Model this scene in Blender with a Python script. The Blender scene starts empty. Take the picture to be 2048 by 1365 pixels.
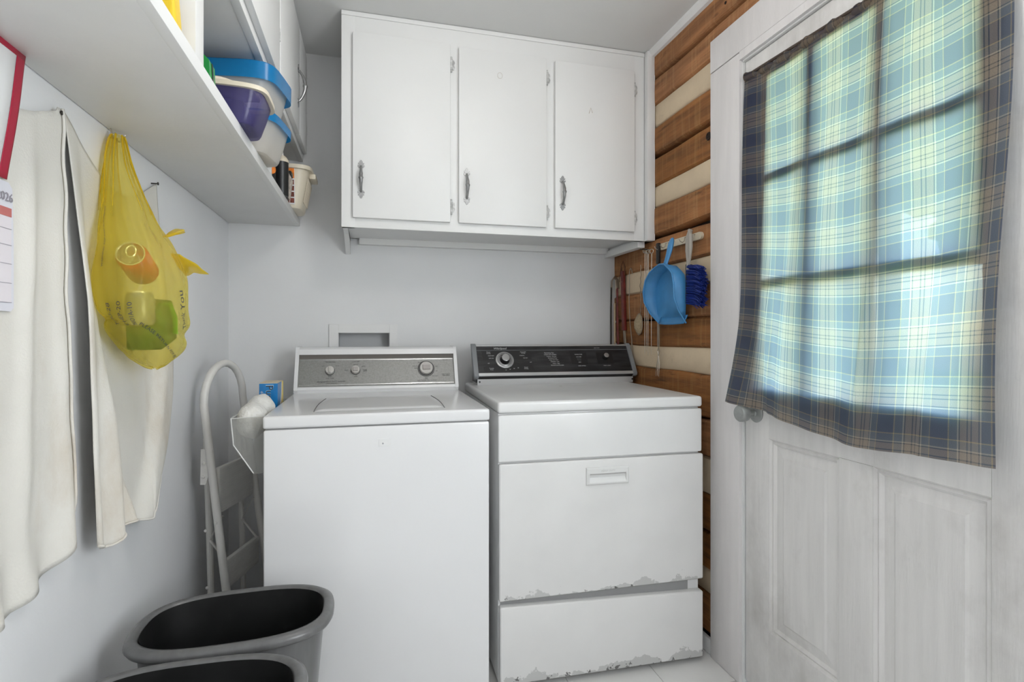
import bpy, bmesh, math, random
from mathutils import Vector, Matrix, noise
random.seed(7)
PI = math.pi
S = bpy.context.scene
C = S.collection

# ------------------------------------------------------------------ camera
cam = bpy.data.cameras.new('camera')
cam.lens = 36 * 1081 / 2048; cam.sensor_width = 36; cam.shift_y = -14.5 / 2048
cam.clip_start = 0.02
camo = bpy.data.objects.new('camera', cam); C.objects.link(camo)
camo.location = (0, 0, 1.15); camo.rotation_euler = (PI / 2, 0, -math.atan(282 / 1081))
S.camera = camo

# ------------------------------------------------------------------ world, sun, large lights, exposure
W = bpy.data.worlds.new('sky'); S.world = W; W.use_nodes = True
nt = W.node_tree; nt.nodes.clear()
out = nt.nodes.new('ShaderNodeOutputWorld'); bg = nt.nodes.new('ShaderNodeBackground')
sky = nt.nodes.new('ShaderNodeTexSky'); sky.sky_type = 'NISHITA'
sky.sun_disc = False; sky.sun_elevation = math.radians(48); sky.sun_rotation = math.radians(250)
bg.inputs['Strength'].default_value = 5.0
nt.links.new(sky.outputs[0], bg.inputs[0]); nt.links.new(bg.outputs[0], out.inputs[0])

def light(name, kind, loc, rot, energy, color=(1, 1, 1), **kw):
    l = bpy.data.lights.new(name, kind); l.energy = energy; l.color = color
    for k, v in kw.items(): setattr(l, k, v)
    o = bpy.data.objects.new(name, l); C.objects.link(o)
    o.location = loc; o.rotation_euler = rot
    return o
light('sun', 'SUN', (-6, 0, 8), (0, math.radians(-42), math.radians(12)), 11.0, (1, .95, .86), angle=.01)
# soft fill light added behind the camera, set in an added window
light('rear_fill_light', 'AREA', (.30, -1.86, 1.45), (PI / 2, 0, 0), 7, (1, .985, .965),
      shape='RECTANGLE', size=1.3, size_y=1.5)
# fill light added beside the camera to brighten the left wall
light('side_fill_light', 'AREA', (1.225, -.28, 1.45), (PI / 2, 0, math.radians(76)), 62, (.93, .97, 1),
      shape='RECTANGLE', size=1.0, size_y=1.1)
# the ceiling lamp of the room
light('ceiling_lamp', 'POINT', (.33, 1.03, 2.18), (0, 0, 0), 11.5, (1, .965, .93), shadow_soft_size=.11)
vs = S.view_settings
vs.view_transform = 'Standard'; vs.look = 'None'; vs.gamma = 1; vs.use_curve_mapping = False
vs.exposure = -0.42

# ------------------------------------------------------------------ materials
MATS = {}
def mat(name, col, rough=.5, metal=0, var=.06, scale=6, bump=0, bscale=60, coat=0, stretch=None, alpha=None, spec=.5):
    if name in MATS: return MATS[name]
    m = bpy.data.materials.new(name); m.use_nodes = True
    n = m.node_tree.nodes; L = m.node_tree.links
    b = n['Principled BSDF']
    b.inputs['Roughness'].default_value = rough; b.inputs['Metallic'].default_value = metal
    b.inputs['Coat Weight'].default_value = coat; b.inputs['Coat Roughness'].default_value = .12
    b.inputs['Specular IOR Level'].default_value = spec
    tc = n.new('ShaderNodeTexCoord'); mp = n.new('ShaderNodeMapping')
    L.new(tc.outputs['Object'], mp.inputs[0])
    if stretch: mp.inputs['Scale'].default_value = stretch
    nz = n.new('ShaderNodeTexNoise'); nz.inputs['Scale'].default_value = scale; nz.inputs['Detail'].default_value = 5
    L.new(mp.outputs[0], nz.inputs[0])
    rp = n.new('ShaderNodeValToRGB')
    c = Vector(col)
    rp.color_ramp.elements[0].position = .3; rp.color_ramp.elements[1].position = .7
    rp.color_ramp.elements[0].color = (*(c * (1 - var)), 1)
    rp.color_ramp.elements[1].color = (*[min(1, q) for q in c * (1 + var * .6)], 1)
    L.new(nz.outputs[0], rp.inputs[0]); L.new(rp.outputs[0], b.inputs['Base Color'])
    if bump:
        n2 = n.new('ShaderNodeTexNoise'); n2.inputs['Scale'].default_value = bscale; n2.inputs['Detail'].default_value = 4
        L.new(mp.outputs[0], n2.inputs[0])
        bp = n.new('ShaderNodeBump'); bp.inputs['Strength'].default_value = bump; bp.inputs['Distance'].default_value = .01
        L.new(n2.outputs[0], bp.inputs['Height']); L.new(bp.outputs[0], b.inputs['Normal'])
    m['ramp'] = rp.name
    MATS[name] = m
    return m

def overlay(m, col, scale, lo, hi, zlim=None, detail=8, stretch=None, fac=1.0, coord='Object'):
    """stains / chips: a noise mask, optionally only below a height given in object space"""
    n = m.node_tree.nodes; L = m.node_tree.links
    b = n['Principled BSDF']; src = b.inputs['Base Color'].links[0].from_socket
    tc = n.new('ShaderNodeTexCoord'); mp = n.new('ShaderNodeMapping'); L.new(tc.outputs[coord], mp.inputs[0])
    if stretch: mp.inputs['Scale'].default_value = stretch
    nz = n.new('ShaderNodeTexNoise'); nz.inputs['Scale'].default_value = scale; nz.inputs['Detail'].default_value = detail
    nz.inputs['Roughness'].default_value = .65
    L.new(mp.outputs[0], nz.inputs[0])
    v = nz.outputs[0]
    if zlim is not None:
        sp = n.new('ShaderNodeSeparateXYZ'); L.new(tc.outputs[coord], sp.inputs[0])
        mr = n.new('ShaderNodeMapRange'); mr.inputs[1].default_value = zlim[0]; mr.inputs[2].default_value = zlim[1]
        mr.inputs[3].default_value = zlim[2]; mr.inputs[4].default_value = -zlim[2]
        L.new(sp.outputs[2], mr.inputs[0])
        ad = n.new('ShaderNodeMath'); ad.operation = 'ADD'; L.new(v, ad.inputs[0]); L.new(mr.outputs[0], ad.inputs[1]); v = ad.outputs[0]
    mr2 = n.new('ShaderNodeMapRange'); mr2.inputs[1].default_value = lo; mr2.inputs[2].default_value = hi
    mr2.inputs[4].default_value = fac
    L.new(v, mr2.inputs[0])
    mx = n.new('ShaderNodeMix'); mx.data_type = 'RGBA'
    L.new(mr2.outputs[0], mx.inputs[0]); L.new(src, mx.inputs[6]); mx.inputs[7].default_value = (*col, 1)
    L.new(mx.outputs[2], b.inputs['Base Color'])
    return m

wall_m = mat('wall_paint', (.74, .745, .75), .55, var=.03, scale=3, bump=.04, bscale=90)
wall_left_m = overlay(mat('wall_paint_left', (.83, .835, .845), .42, var=.03, scale=3, bump=.05, bscale=60),
                      (.45, .42, .38), 5, .68, .76, stretch=(1, 1.4, .5), fac=.5)
ceil_m = mat('ceiling_paint', (.70, .70, .69), .6, var=.03, scale=3, bump=.04)
cab_m = overlay(mat('cabinet_paint', (.78, .78, .77), .42, var=.02, scale=4, bump=.03, bscale=40), (.45, .43, .40), 9, .75, .79, fac=.6)
trim_m = overlay(mat('trim_paint', (.77, .77, .765), .38, var=.03, scale=5, bump=.05, bscale=70), (.35, .33, .3), 14, .76, .8, fac=.6)
shelf_m = overlay(mat('shelf_paint', (.74, .735, .72), .45, var=.04, scale=5, bump=.06, bscale=50), (.33, .32, .30), 6, .74, .78, fac=.5)
door_m = overlay(overlay(mat('door_paint', (.73, .715, .70), .45, var=.06, scale=8, bump=.10, bscale=40, stretch=(6, 6, .5)),
                         (.32, .295, .27), 2.8, .50, .80, stretch=(1.5, 1.5, 1), fac=.6), (.14, .13, .12), 9, .735, .78, fac=.6)
casing_m = overlay(mat('casing_paint', (.73, .705, .70), .5, var=.05, scale=7, bump=.12, bscale=50, stretch=(5, 5, .6)),
                   (.33, .32, .31), 11, .74, .78, fac=.6)
white_ap = mat('appliance_enamel', (.77, .77, .775), .22, var=.02, scale=3, coat=.35)
dry_ap = overlay(mat('dryer_enamel', (.77, .77, .765), .30, var=.04, scale=4, coat=.15), (.30, .30, .29), 26, .73, .745, fac=.8)
def chipped(name, zl, a):
    m = mat(name, (.74, .735, .725), .32, var=.05, scale=5, coat=.1)
    overlay(m, (.50, .50, .49), 11, .60, .605, zlim=(zl[0], zl[1], a), fac=.85)
    overlay(m, (.13, .125, .12), 34, .70, .705, zlim=(zl[0], zl[1], a * .7))
    return m
dry_door_m = chipped('dryer_door_enamel', (-.01, .06, .16), .20)
dry_drawer_m = chipped('dryer_drawer_enamel', (-.01, .075, .2), .27)
dark_gap = mat('dark_gap', (.03, .03, .03), .8)
grey_shadow = mat('grey_seam_and_shadow', (.30, .30, .30), .6)  # grey for the washer seam and the painted shadow under the dryer door
alu = mat('brushed_aluminium', (.27, .27, .26), .45, metal=.55, var=.14, scale=170, bump=.02)
chrome = mat('chrome', (.75, .75, .75), .18, metal=1)
pewter = mat('pewter', (.33, .33, .33), .38, metal=.85, var=.2, scale=60)
white_metal = mat('painted_hinge', (.58, .58, .57), .35, var=.4, scale=90)
knob_m = mat('warm_grey_plastic', (.52, .50, .47), .35)
knob_cap = mat('brown_grey_cap', (.40, .37, .35), .4)
ink = mat('dark_print', (.05, .05, .055), .6)
inkpale = mat('pale_print', (.62, .62, .62), .5)
blackp = mat('black_panel', (.012, .012, .013), .35)
wood_black = mat('black_woodgrain', (.022, .022, .024), .38, var=.85, scale=9, stretch=(1, 3, 6))
grey_cap = mat('grey_end_cap', (.22, .23, .24), .45)
silver_strip = mat('silver_trim', (.62, .63, .64), .3, metal=.6)
floor_m = overlay(mat('vinyl_tile', (.74, .735, .72), .35, var=.03, scale=8), (.42, .40, .38), 30, .72, .76, fac=.5)
grout_m = mat('tile_joint', (.46, .45, .43), .7)
yellow = mat('yellow_plastic', (.8, .55, .02), .4)
green_m = mat('green_card', (.02, .30, .06), .35, var=.2)
cream_m = mat('cream_plastic', (.70, .63, .50), .38, var=.05)
cream_cloth = mat('cream_cloth', (.70, .62, .50), .85, bump=.2, bscale=150)
bluebox = mat('blue_carton', (.01, .20, .52), .3, var=.15, scale=30)
cream_card = mat('cream_card', (.72, .62, .45), .6)
yel_card = mat('yellow_card', (.78, .62, .16), .5)
orange_m = mat('orange_print', (.80, .22, .02), .5, var=.3, scale=80)
photo_m = mat('photo_print', (.22, .06, .04), .4, var=.9, scale=90)
blackpl = mat('black_plastic', (.014, .014, .015), .38, var=.3, scale=40)
navy_pl = mat('navy_plastic', (.01, .03, .16), .35)
beige_rail = mat('beige_rail', (.68, .60, .46), .5, var=.08, scale=30)
steel = mat('steel_wire', (.50, .45, .38), .35, metal=.9)
taupe = mat('taupe_plastic', (.36, .33, .29), .45)
blue_pl = mat('blue_dustpan_plastic', (.055, .24, .50), .40, var=.12, scale=20)
bristle_m = mat('blue_bristle', (.004, .02, .19), .55, var=.3, scale=60)
red_wood = mat('red_lacquer', (.16, .02, .015), .4, var=.35, scale=40)
leather = mat('dark_leather', (.03, .018, .012), .5, var=.4, scale=40)
pale_wood = mat('pale_wood', (.55, .42, .27), .6, var=.15, scale=40, stretch=(6, 6, 1))
dull_steel = mat('dull_steel_strip', (.36, .29, .22), .4, metal=.6, var=.15, scale=30)
net_m = mat('old_net', (.42, .33, .21), .7, var=.25, scale=150, bump=.5, bscale=500)
nail_m = mat('nail_head', (.05, .045, .04), .5, metal=.5)
paper = mat('paper', (.80, .80, .80), .6, var=.02)
paper_grid = mat('calendar_paper', (.74, .70, .74), .6, var=.02)
red_print = mat('red_print', (.42, .012, .045), .5, var=.08)
salmon = mat('salmon_print', (.55, .17, .16), .5)
line_grey = mat('grey_line_print', (.30, .28, .32), .6)
bluegrey = mat('blue_grey_print', (.45, .55, .62), .6)
ladder_m = overlay(mat('ladder_paint', (.70, .685, .655), .38, var=.05, scale=10, bump=.05), (.32, .22, .12), 8, .69, .74, fac=.6)
tread_m = mat('ladder_tread', (.68, .665, .635), .5, var=.05, scale=20)
fluff = overlay(mat('white_wool', (.80, .79, .76), .9, var=.06, scale=40, bump=.5, bscale=120), (.35, .35, .34), 24, .66, .72, fac=.6)
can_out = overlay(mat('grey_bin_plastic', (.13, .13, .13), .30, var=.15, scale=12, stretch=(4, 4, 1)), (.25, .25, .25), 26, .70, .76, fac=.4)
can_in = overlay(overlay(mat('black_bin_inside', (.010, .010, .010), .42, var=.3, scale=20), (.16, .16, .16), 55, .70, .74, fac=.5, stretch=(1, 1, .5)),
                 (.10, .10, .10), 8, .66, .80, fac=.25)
concrete = mat('pale_gravel', (.55, .56, .56), .9, var=.2, scale=4)
grass_m = mat('lawn_grass', (.20, .32, .06), .9, var=.35, scale=9, bump=.3)
leaf_m = mat('tree_leaf', (.17, .36, .06), .7, var=.6, scale=5)
bark_m = mat('bark', (.10, .065, .04), .9, var=.4, scale=12)
red_can = mat('red_can', (.62, .05, .025), .35, metal=.1, var=.4, scale=18)
alu_can = mat('can_lid', (.72, .72, .72), .3, metal=.7)

# log, with saw marks, knots and random tone for each piece
def log_material():
    m = mat('hewn_log', (.33, .130, .034), .8, var=.42, scale=5, stretch=(1, .7, 9), bump=.35, bscale=30)
    n = m.node_tree.nodes; L = m.node_tree.links; b = n['Principled BSDF']
    src = b.inputs['Base Color'].links[0].from_socket
    tc = n.new('ShaderNodeTexCoord'); mp = n.new('ShaderNodeMapping'); mp.inputs['Scale'].default_value = (1, 26, 1.2)
    mp.inputs['Rotation'].default_value = (.25, 0, 0)
    L.new(tc.outputs['Object'], mp.inputs[0])
    nz = n.new('ShaderNodeTexNoise'); nz.inputs['Scale'].default_value = 3; nz.inputs['Detail'].default_value = 3; L.new(mp.outputs[0], nz.inputs[0])
    mr = n.new('ShaderNodeMapRange'); mr.inputs[1].default_value = .52; mr.inputs[2].default_value = .75; mr.inputs[4].default_value = .55
    L.new(nz.outputs[0], mr.inputs[0])
    mx = n.new('ShaderNodeMix'); mx.data_type = 'RGBA'; mx.inputs[7].default_value = (.47, .245, .085, 1)
    L.new(mr.outputs[0], mx.inputs[0]); L.new(src, mx.inputs[6])
    oi = n.new('ShaderNodeObjectInfo'); hs = n.new('ShaderNodeHueSaturation')
    mr2 = n.new('ShaderNodeMapRange'); mr2.inputs[3].default_value = .72; mr2.inputs[4].default_value = 1.2
    L.new(oi.outputs['Random'], mr2.inputs[0]); L.new(mr2.outputs[0], hs.inputs['Value'])
    mr3 = n.new('ShaderNodeMapRange'); mr3.inputs[3].default_value = 1.04; mr3.inputs[4].default_value = .88
    L.new(oi.outputs['Random'], mr3.inputs[0]); L.new(mr3.outputs[0], hs.inputs['Saturation'])
    L.new(mx.outputs[2], hs.inputs['Color']); L.new(hs.outputs[0], b.inputs['Base Color'])
    overlay(m, (.05, .022, .01), 7, .60, .72, stretch=(1, .8, 6), fac=.75)
    return m
log_m = log_material()
chink_m = overlay(mat('chinking_mortar', (.66, .53, .37), .85, var=.08, scale=9, bump=.2, bscale=60), (.30, .21, .12), 6, .62, .72, fac=.5)
dark_wood = mat('dark_crack', (.020, .010, .006), .9)

def glassy(name, col, clear, rough=.25, trans=.3):
    """thin translucent plastic sheet: part clear, part milky, a little shine"""
    m = bpy.data.materials.new(name); m.use_nodes = True
    n = m.node_tree.nodes; L = m.node_tree.links; n.clear()
    o = n.new('ShaderNodeOutputMaterial')
    tc = n.new('ShaderNodeTexCoord'); nz = n.new('ShaderNodeTexNoise'); nz.inputs['Scale'].default_value = 14
    L.new(tc.outputs['Object'], nz.inputs[0])
    rp = n.new('ShaderNodeValToRGB'); c = Vector(col)
    rp.color_ramp.elements[0].color = (*(c * .9), 1); rp.color_ramp.elements[1].color = (*[min(1, q) for q in c * 1.06], 1)
    L.new(nz.outputs[0], rp.inputs[0])
    tp = n.new('ShaderNodeBsdfTransparent'); pr = n.new('ShaderNodeBsdfPrincipled'); tl = n.new('ShaderNodeBsdfTranslucent')
    pr.inputs['Roughness'].default_value = rough
    L.new(rp.outputs[0], pr.inputs['Base Color']); L.new(rp.outputs[0], tl.inputs[0])
    mw = n.new('ShaderNodeMix'); mw.data_type = 'RGBA'; mw.inputs[0].default_value = .5; mw.inputs[7].default_value = (1, 1, 1, 1)
    L.new(rp.outputs[0], mw.inputs[6]); L.new(mw.outputs[2], tp.inputs[0])
    m1 = n.new('ShaderNodeMixShader'); m1.inputs[0].default_value = trans; L.new(pr.outputs[0], m1.inputs[1]); L.new(tl.outputs[0], m1.inputs[2])
    m2 = n.new('ShaderNodeMixShader'); m2.inputs[0].default_value = clear; L.new(m1.outputs[0], m2.inputs[1]); L.new(tp.outputs[0], m2.inputs[2])
    L.new(m2.outputs[0], o.inputs[0])
    return m
clear_pl = glassy('clear_plastic', (.80, .80, .78), .80, .2, .3)
bin_clear = glassy('frosted_bin_plastic', (.82, .80, .76), .35, .25, .45)
bin_blue = glassy('blue_lid_plastic', (.01, .27, .62), .12, .25, .35)
bin_purple = glassy('purple_bin_plastic', (.16, .14, .36), .55, .18, .35)
bag_m = glassy('yellow_bag_film', (.97, .84, .15), .68, .25, .6)
bag_thick = glassy('yellow_bag_film_bunched', (.95, .76, .06), .25, .3, .6)

def pane_material():
    m = bpy.data.materials.new('window_glass'); m.use_nodes = True
    n = m.node_tree.nodes; L = m.node_tree.links; n.clear()
    o = n.new('ShaderNodeOutputMaterial'); tp = n.new('ShaderNodeBsdfTransparent'); gl = n.new('ShaderNodeBsdfGlossy')
    tp.inputs[0].default_value = (.96, .98, .97, 1); gl.inputs['Roughness'].default_value = .02
    fr = n.new('ShaderNodeFresnel'); mx = n.new('ShaderNodeMixShader')
    L.new(fr.outputs[0], mx.inputs[0]); L.new(tp.outputs[0], mx.inputs[1]); L.new(gl.outputs[0], mx.inputs[2]); L.new(mx.outputs[0], o.inputs[0])
    return m
glass_m = pane_material()

def plaid_material():
    m = bpy.data.materials.new('plaid_cotton'); m.use_nodes = True
    n = m.node_tree.nodes; L = m.node_tree.links; n.clear()
    o = n.new('ShaderNodeOutputMaterial')
    uv = n.new('ShaderNodeUVMap'); sp = n.new('ShaderNodeSeparateXYZ'); L.new(uv.outputs[0], sp.inputs[0])
    TAN = (.40, .30, .22); BLK = (.022, .022, .045); CRM = (.62, .54, .42); GRY = (.13, .145, .19); YEL = (.50, .37, .15); NVY = (.048, .050, .118)
    stops = [(0, CRM), (.022, BLK), (.042, TAN), (.15, BLK), (.170, TAN), (.215, BLK), (.235, TAN), (.345, BLK), (.365, CRM), (.387, GRY),
             (.52, YEL), (.537, NVY), (.855, YEL), (.872, GRY)]
    def ramp(sock):
        fr = n.new('ShaderNodeMath'); fr.operation = 'FRACT'; L.new(sock, fr.inputs[0])
        r = n.new('ShaderNodeValToRGB'); r.color_ramp.interpolation = 'CONSTANT'
        e = r.color_ramp.elements
        e[0].position = 0; e[0].color = (*stops[0][1], 1); e[1].position = stops[1][0]; e[1].color = (*stops[1][1], 1)
        for p, c in stops[2:]:
            q = e.new(p); q.color = (*c, 1)
        L.new(fr.outputs[0], r.inputs[0]); return r.outputs[0]
    mx = n.new('ShaderNodeMix'); mx.data_type = 'RGBA'; mx.inputs[0].default_value = .5
    L.new(ramp(sp.outputs[0]), mx.inputs[6]); L.new(ramp(sp.outputs[1]), mx.inputs[7])
    # fine weave mottling
    mp = n.new('ShaderNodeMapping'); mp.inputs['Scale'].default_value = (14, 40, 1); L.new(uv.outputs[0], mp.inputs[0])
    nz = n.new('ShaderNodeTexNoise'); nz.inputs['Scale'].default_value = 4; nz.inputs['Detail'].default_value = 4; L.new(mp.outputs[0], nz.inputs[0])
    mr = n.new('ShaderNodeMapRange'); mr.inputs[1].default_value = .3; mr.inputs[2].default_value = .7; mr.inputs[3].default_value = .72; mr.inputs[4].default_value = 1.25
    L.new(nz.outputs[0], mr.inputs[0])
    ml = n.new('ShaderNodeMix'); ml.data_type = 'RGBA'; ml.blend_type = 'MULTIPLY'; ml.inputs[0].default_value = 1
    L.new(mx.outputs[2], ml.inputs[6]); L.new(mr.outputs[0], ml.inputs[7])
    df = n.new('ShaderNodeBsdfDiffuse'); L.new(ml.outputs[2], df.inputs[0])
    lt = n.new('ShaderNodeMix'); lt.data_type = 'RGBA'; lt.inputs[0].default_value = .26; lt.inputs[7].default_value = (.82, .95, 1, 1)
    L.new(ml.outputs[2], lt.inputs[6])
    tl = n.new('ShaderNodeBsdfTranslucent'); L.new(lt.outputs[2], tl.inputs[0])
    tp = n.new('ShaderNodeBsdfTransparent'); L.new(lt.outputs[2], tp.inputs[0])
    a = n.new('ShaderNodeMixShader'); a.inputs[0].default_value = .72; L.new(df.outputs[0], a.inputs[1]); L.new(tl.outputs[0], a.inputs[2])
    b = n.new('ShaderNodeMixShader'); b.inputs[0].default_value = .035; L.new(a.outputs[0], b.inputs[1]); L.new(tp.outputs[0], b.inputs[2])
    L.new(b.outputs[0], o.inputs[0])
    return m
plaid_m = plaid_material()

def cloth_white():
    m = overlay(mat('cotton_cloth', (.70, .68, .63), .9, var=.05, scale=6, bump=.15, bscale=220), (.50, .41, .30), 3.2, .52, .72, stretch=(1, 1.3, .6), fac=.6)
    overlay(m, (.30, .19, .10), 13, .735, .76, fac=.7)
    n = m.node_tree.nodes; L = m.node_tree.links; b = n['Principled BSDF']
    return m
cloth_m = cloth_white()

# ------------------------------------------------------------------ mesh helpers
def B(): return bmesh.new()
def box(bm, x0, x1, y0, y1, z0, z1, bev=0, seg=2):
    M = Matrix.Translation(((x0 + x1) / 2, (y0 + y1) / 2, (z0 + z1) / 2)) @ Matrix.Diagonal((abs(x1 - x0), abs(y1 - y0), abs(z1 - z0), 1))
    v = bmesh.ops.create_cube(bm, size=1, matrix=M)['verts']
    if bev:
        e = list({e for q in v for e in q.link_edges})
        bmesh.ops.bevel(bm, geom=e, offset=bev, segments=seg, profile=.6, affect='EDGES')
    return bm
def frame_from(d):
    d = d.normalized(); a = Vector((0, 0, 1)) if abs(d.z) < .9 else Vector((1, 0, 0))
    s = d.cross(a).normalized(); return s, s.cross(d).normalized()
def tube(bm, pts, r, seg=8, cap=True, closed=False, flat=1.0):
    pts = [Vector(p) for p in pts]; n = len(pts)
    rs = r if isinstance(r, (list, tuple)) else [r] * n
    rings = []; s0 = None
    for i, p in enumerate(pts):
        if closed: d = pts[(i + 1) % n] - pts[i - 1]
        else: d = pts[min(i + 1, n - 1)] - pts[max(i - 1, 0)]
        d.normalize()
        if s0 is None: s, t = frame_from(d)
        else:
            s = (s0 - d * s0.dot(d)).normalized(); t = s.cross(d).normalized()
        s0 = s
        rings.append([bm.verts.new(p + (s * math.cos(2 * PI * k / seg) + t * flat * math.sin(2 * PI * k / seg)) * rs[i]) for k in range(seg)])
    m = n if closed else n - 1
    for i in range(m):
        a, b = rings[i], rings[(i + 1) % n]
        for k in range(seg):
            bm.faces.new((a[k], a[(k + 1) % seg], b[(k + 1) % seg], b[k]))
    if cap and not closed:
        bm.faces.new(rings[0][::-1]); bm.faces.new(rings[-1])
    return bm
def cyl(bm, p0, p1, r0, r1=None, seg=20): return tube(bm, [p0, p1], [r0, r0 if r1 is None else r1], seg)
def lathe(bm, prof, org, axis=(0, 0, 1), seg=28):
    axis = Vector(axis).normalized(); s, t = frame_from(axis); org = Vector(org); rings = []
    for r, h in prof:
        rings.append([bm.verts.new(org + axis * h + (s * math.cos(2 * PI * k / seg) + t * math.sin(2 * PI * k / seg)) * max(r, 1e-5)) for k in range(seg)])
    for a, b in zip(rings, rings[1:]):
        for k in range(seg): bm.faces.new((a[k], a[(k + 1) % seg], b[(k + 1) % seg], b[k]))
    bm.faces.new(rings[0][::-1]); bm.faces.new(rings[-1])
    return bm
def prism(bm, poly, f0, f1):
    """polygon extruded; f0/f1 map a 2-D point to 3-D for the two caps"""
    a = [bm.verts.new(f0(*p)) for p in poly]; b = [bm.verts.new(f1(*p)) for p in poly]; n = len(poly)
    bm.faces.new(a); bm.faces.new(b[::-1])
    for i in range(n): bm.faces.new((a[i], b[i], b[(i + 1) % n], a[(i + 1) % n]))
    return bm
def grid(bm, f, nu, nv, wrap=False, uvf=None):
    uvl = bm.loops.layers.uv.verify() if uvf else None
    V = [[bm.verts.new(f(i / nu, j / nv)) for j in range(nv + 1)] for i in range(nu if wrap else nu + 1)]
    for i in range(nu):
        i2 = (i + 1) % len(V)
        for j in range(nv):
            fc = bm.faces.new((V[i][j], V[i2][j], V[i2][j + 1], V[i][j + 1]))
            if uvf:
                for lp, (a, b) in zip(fc.loops, ((i, j), (i + 1, j), (i + 1, j + 1), (i, j + 1))): lp[uvl].uv = uvf(a / nu, b / nv)
    return bm
def loft(bm, rings, cap0=True, cap1=True):
    R = [[bm.verts.new(p) for p in r] for r in rings]; n = len(R[0])
    for a, b in zip(R, R[1:]):
        for k in range(n): bm.faces.new((a[k], a[(k + 1) % n], b[(k + 1) % n], b[k]))
    if cap0: bm.faces.new(R[0][::-1])
    if cap1: bm.faces.new(R[-1])
    return bm
def rrect(a, b, n=40, p=4.0):
    out = []
    for k in range(n):
        t = 2 * PI * k / n; c, s = math.cos(t), math.sin(t)
        out.append((a * math.copysign(abs(c) ** (2 / p), c), b * math.copysign(abs(s) ** (2 / p), s)))
    return out

ABS = {}
def obj(name, bm, m, parent=None, local=False, smooth=35, solid=0, origin=None, sub=0):
    me = bpy.data.meshes.new(name)
    if parent is not None:
        if not local: bmesh.ops.translate(bm, verts=bm.verts, vec=-ABS[parent.name])
    bmesh.ops.recalc_face_normals(bm, faces=bm.faces)
    loc = Vector((0, 0, 0))
    if parent is None and not local:
        if origin is None:
            xs = [v.co for v in bm.verts]
            mn = [min(c[i] for c in xs) for i in range(3)]; mxx = [max(c[i] for c in xs) for i in range(3)]
            loc = Vector(((mn[0] + mxx[0]) / 2, (mn[1] + mxx[1]) / 2, mn[2]))
        else: loc = Vector(origin)
        bmesh.ops.translate(bm, verts=bm.verts, vec=-loc)
    bm.to_mesh(me); bm.free()
    if smooth:
        me.shade_smooth(); me.set_sharp_from_angle(angle=math.radians(smooth))
    me.materials.append(m)
    o = bpy.data.objects.new(name, me); C.objects.link(o); o.location = loc
    if parent is not None:
        o.parent = parent; ABS[o.name] = ABS[parent.name]
    else: ABS[o.name] = loc
    if solid:
        md = o.modifiers.new('thickness', 'SOLIDIFY'); md.thickness = solid; md.offset = 0
    if sub:
        md = o.modifiers.new('smooth', 'SUBSURF'); md.levels = sub; md.render_levels = sub
    return o
def split(name, bm, m, parent, local=False, **k):
    """every loose piece of the bmesh becomes a part of its own"""
    bm.verts.index_update(); seen = set(); outl = []
    for v in bm.verts:
        if v in seen: continue
        st = [v]; isl = []; seen.add(v)
        while st:
            q = st.pop(); isl.append(q)
            for e in q.link_edges:
                w = e.other_vert(q)
                if w not in seen: seen.add(w); st.append(w)
        nb = B(); mp = {q: nb.verts.new(q.co) for q in isl}
        for f in {f for q in isl for f in q.link_faces}: nb.faces.new([mp[q] for q in f.verts])
        outl.append(obj(name, nb, m, parent, local, **k))
    bm.free(); return outl
def tag(o, label, cat, group=None):
    o['label'] = label; o['category'] = cat
    if group: o['group'] = group
    return o
def thing(name, label, cat, loc=(0, 0, 0), rz=0, group=None):
    o = bpy.data.objects.new(name, None); C.objects.link(o); o.location = loc; o.rotation_euler = (0, 0, rz)
    o.empty_display_size = .05
    ABS[o.name] = Vector(loc)
    return tag(o, label, cat, group)
def struct(name, bm, m, label=None, smooth=35, parent=None, local=False):
    o = obj(name, bm, m, parent, local, smooth=smooth)
    if parent is None: o['kind'] = 'structure'
    if label: o['label'] = label
    return o
def text_bm(s, size, depth=.0004, align='CENTER', shear=0):
    cu = bpy.data.curves.new('t', 'FONT'); cu.body = s; cu.size = size; cu.align_x = align; cu.align_y = 'CENTER'; cu.extrude = depth
    cu.shear = shear; cu.resolution_u = 2
    to = bpy.data.objects.new('t', cu); C.objects.link(to)
    dg = bpy.context.evaluated_depsgraph_get()
    me = bpy.data.meshes.new_from_object(to.evaluated_get(dg))
    bm = B(); bm.from_mesh(me)
    bpy.data.objects.remove(to); bpy.data.curves.remove(cu); bpy.data.meshes.remove(me)
    return bm
def place(bm, org, ex, ey):
    """map text plane (x,y,z) to 3-D axes ex, ey and their normal"""
    ex = Vector(ex).normalized(); ey = Vector(ey).normalized(); ez = ex.cross(ey); org = Vector(org)
    for v in bm.verts: v.co = org + ex * v.co.x + ey * v.co.y + ez * v.co.z
    return bm

XL, XR, YB, YR, ZC = -.58, 1.185, 2.50, -1.9, 2.37

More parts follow.
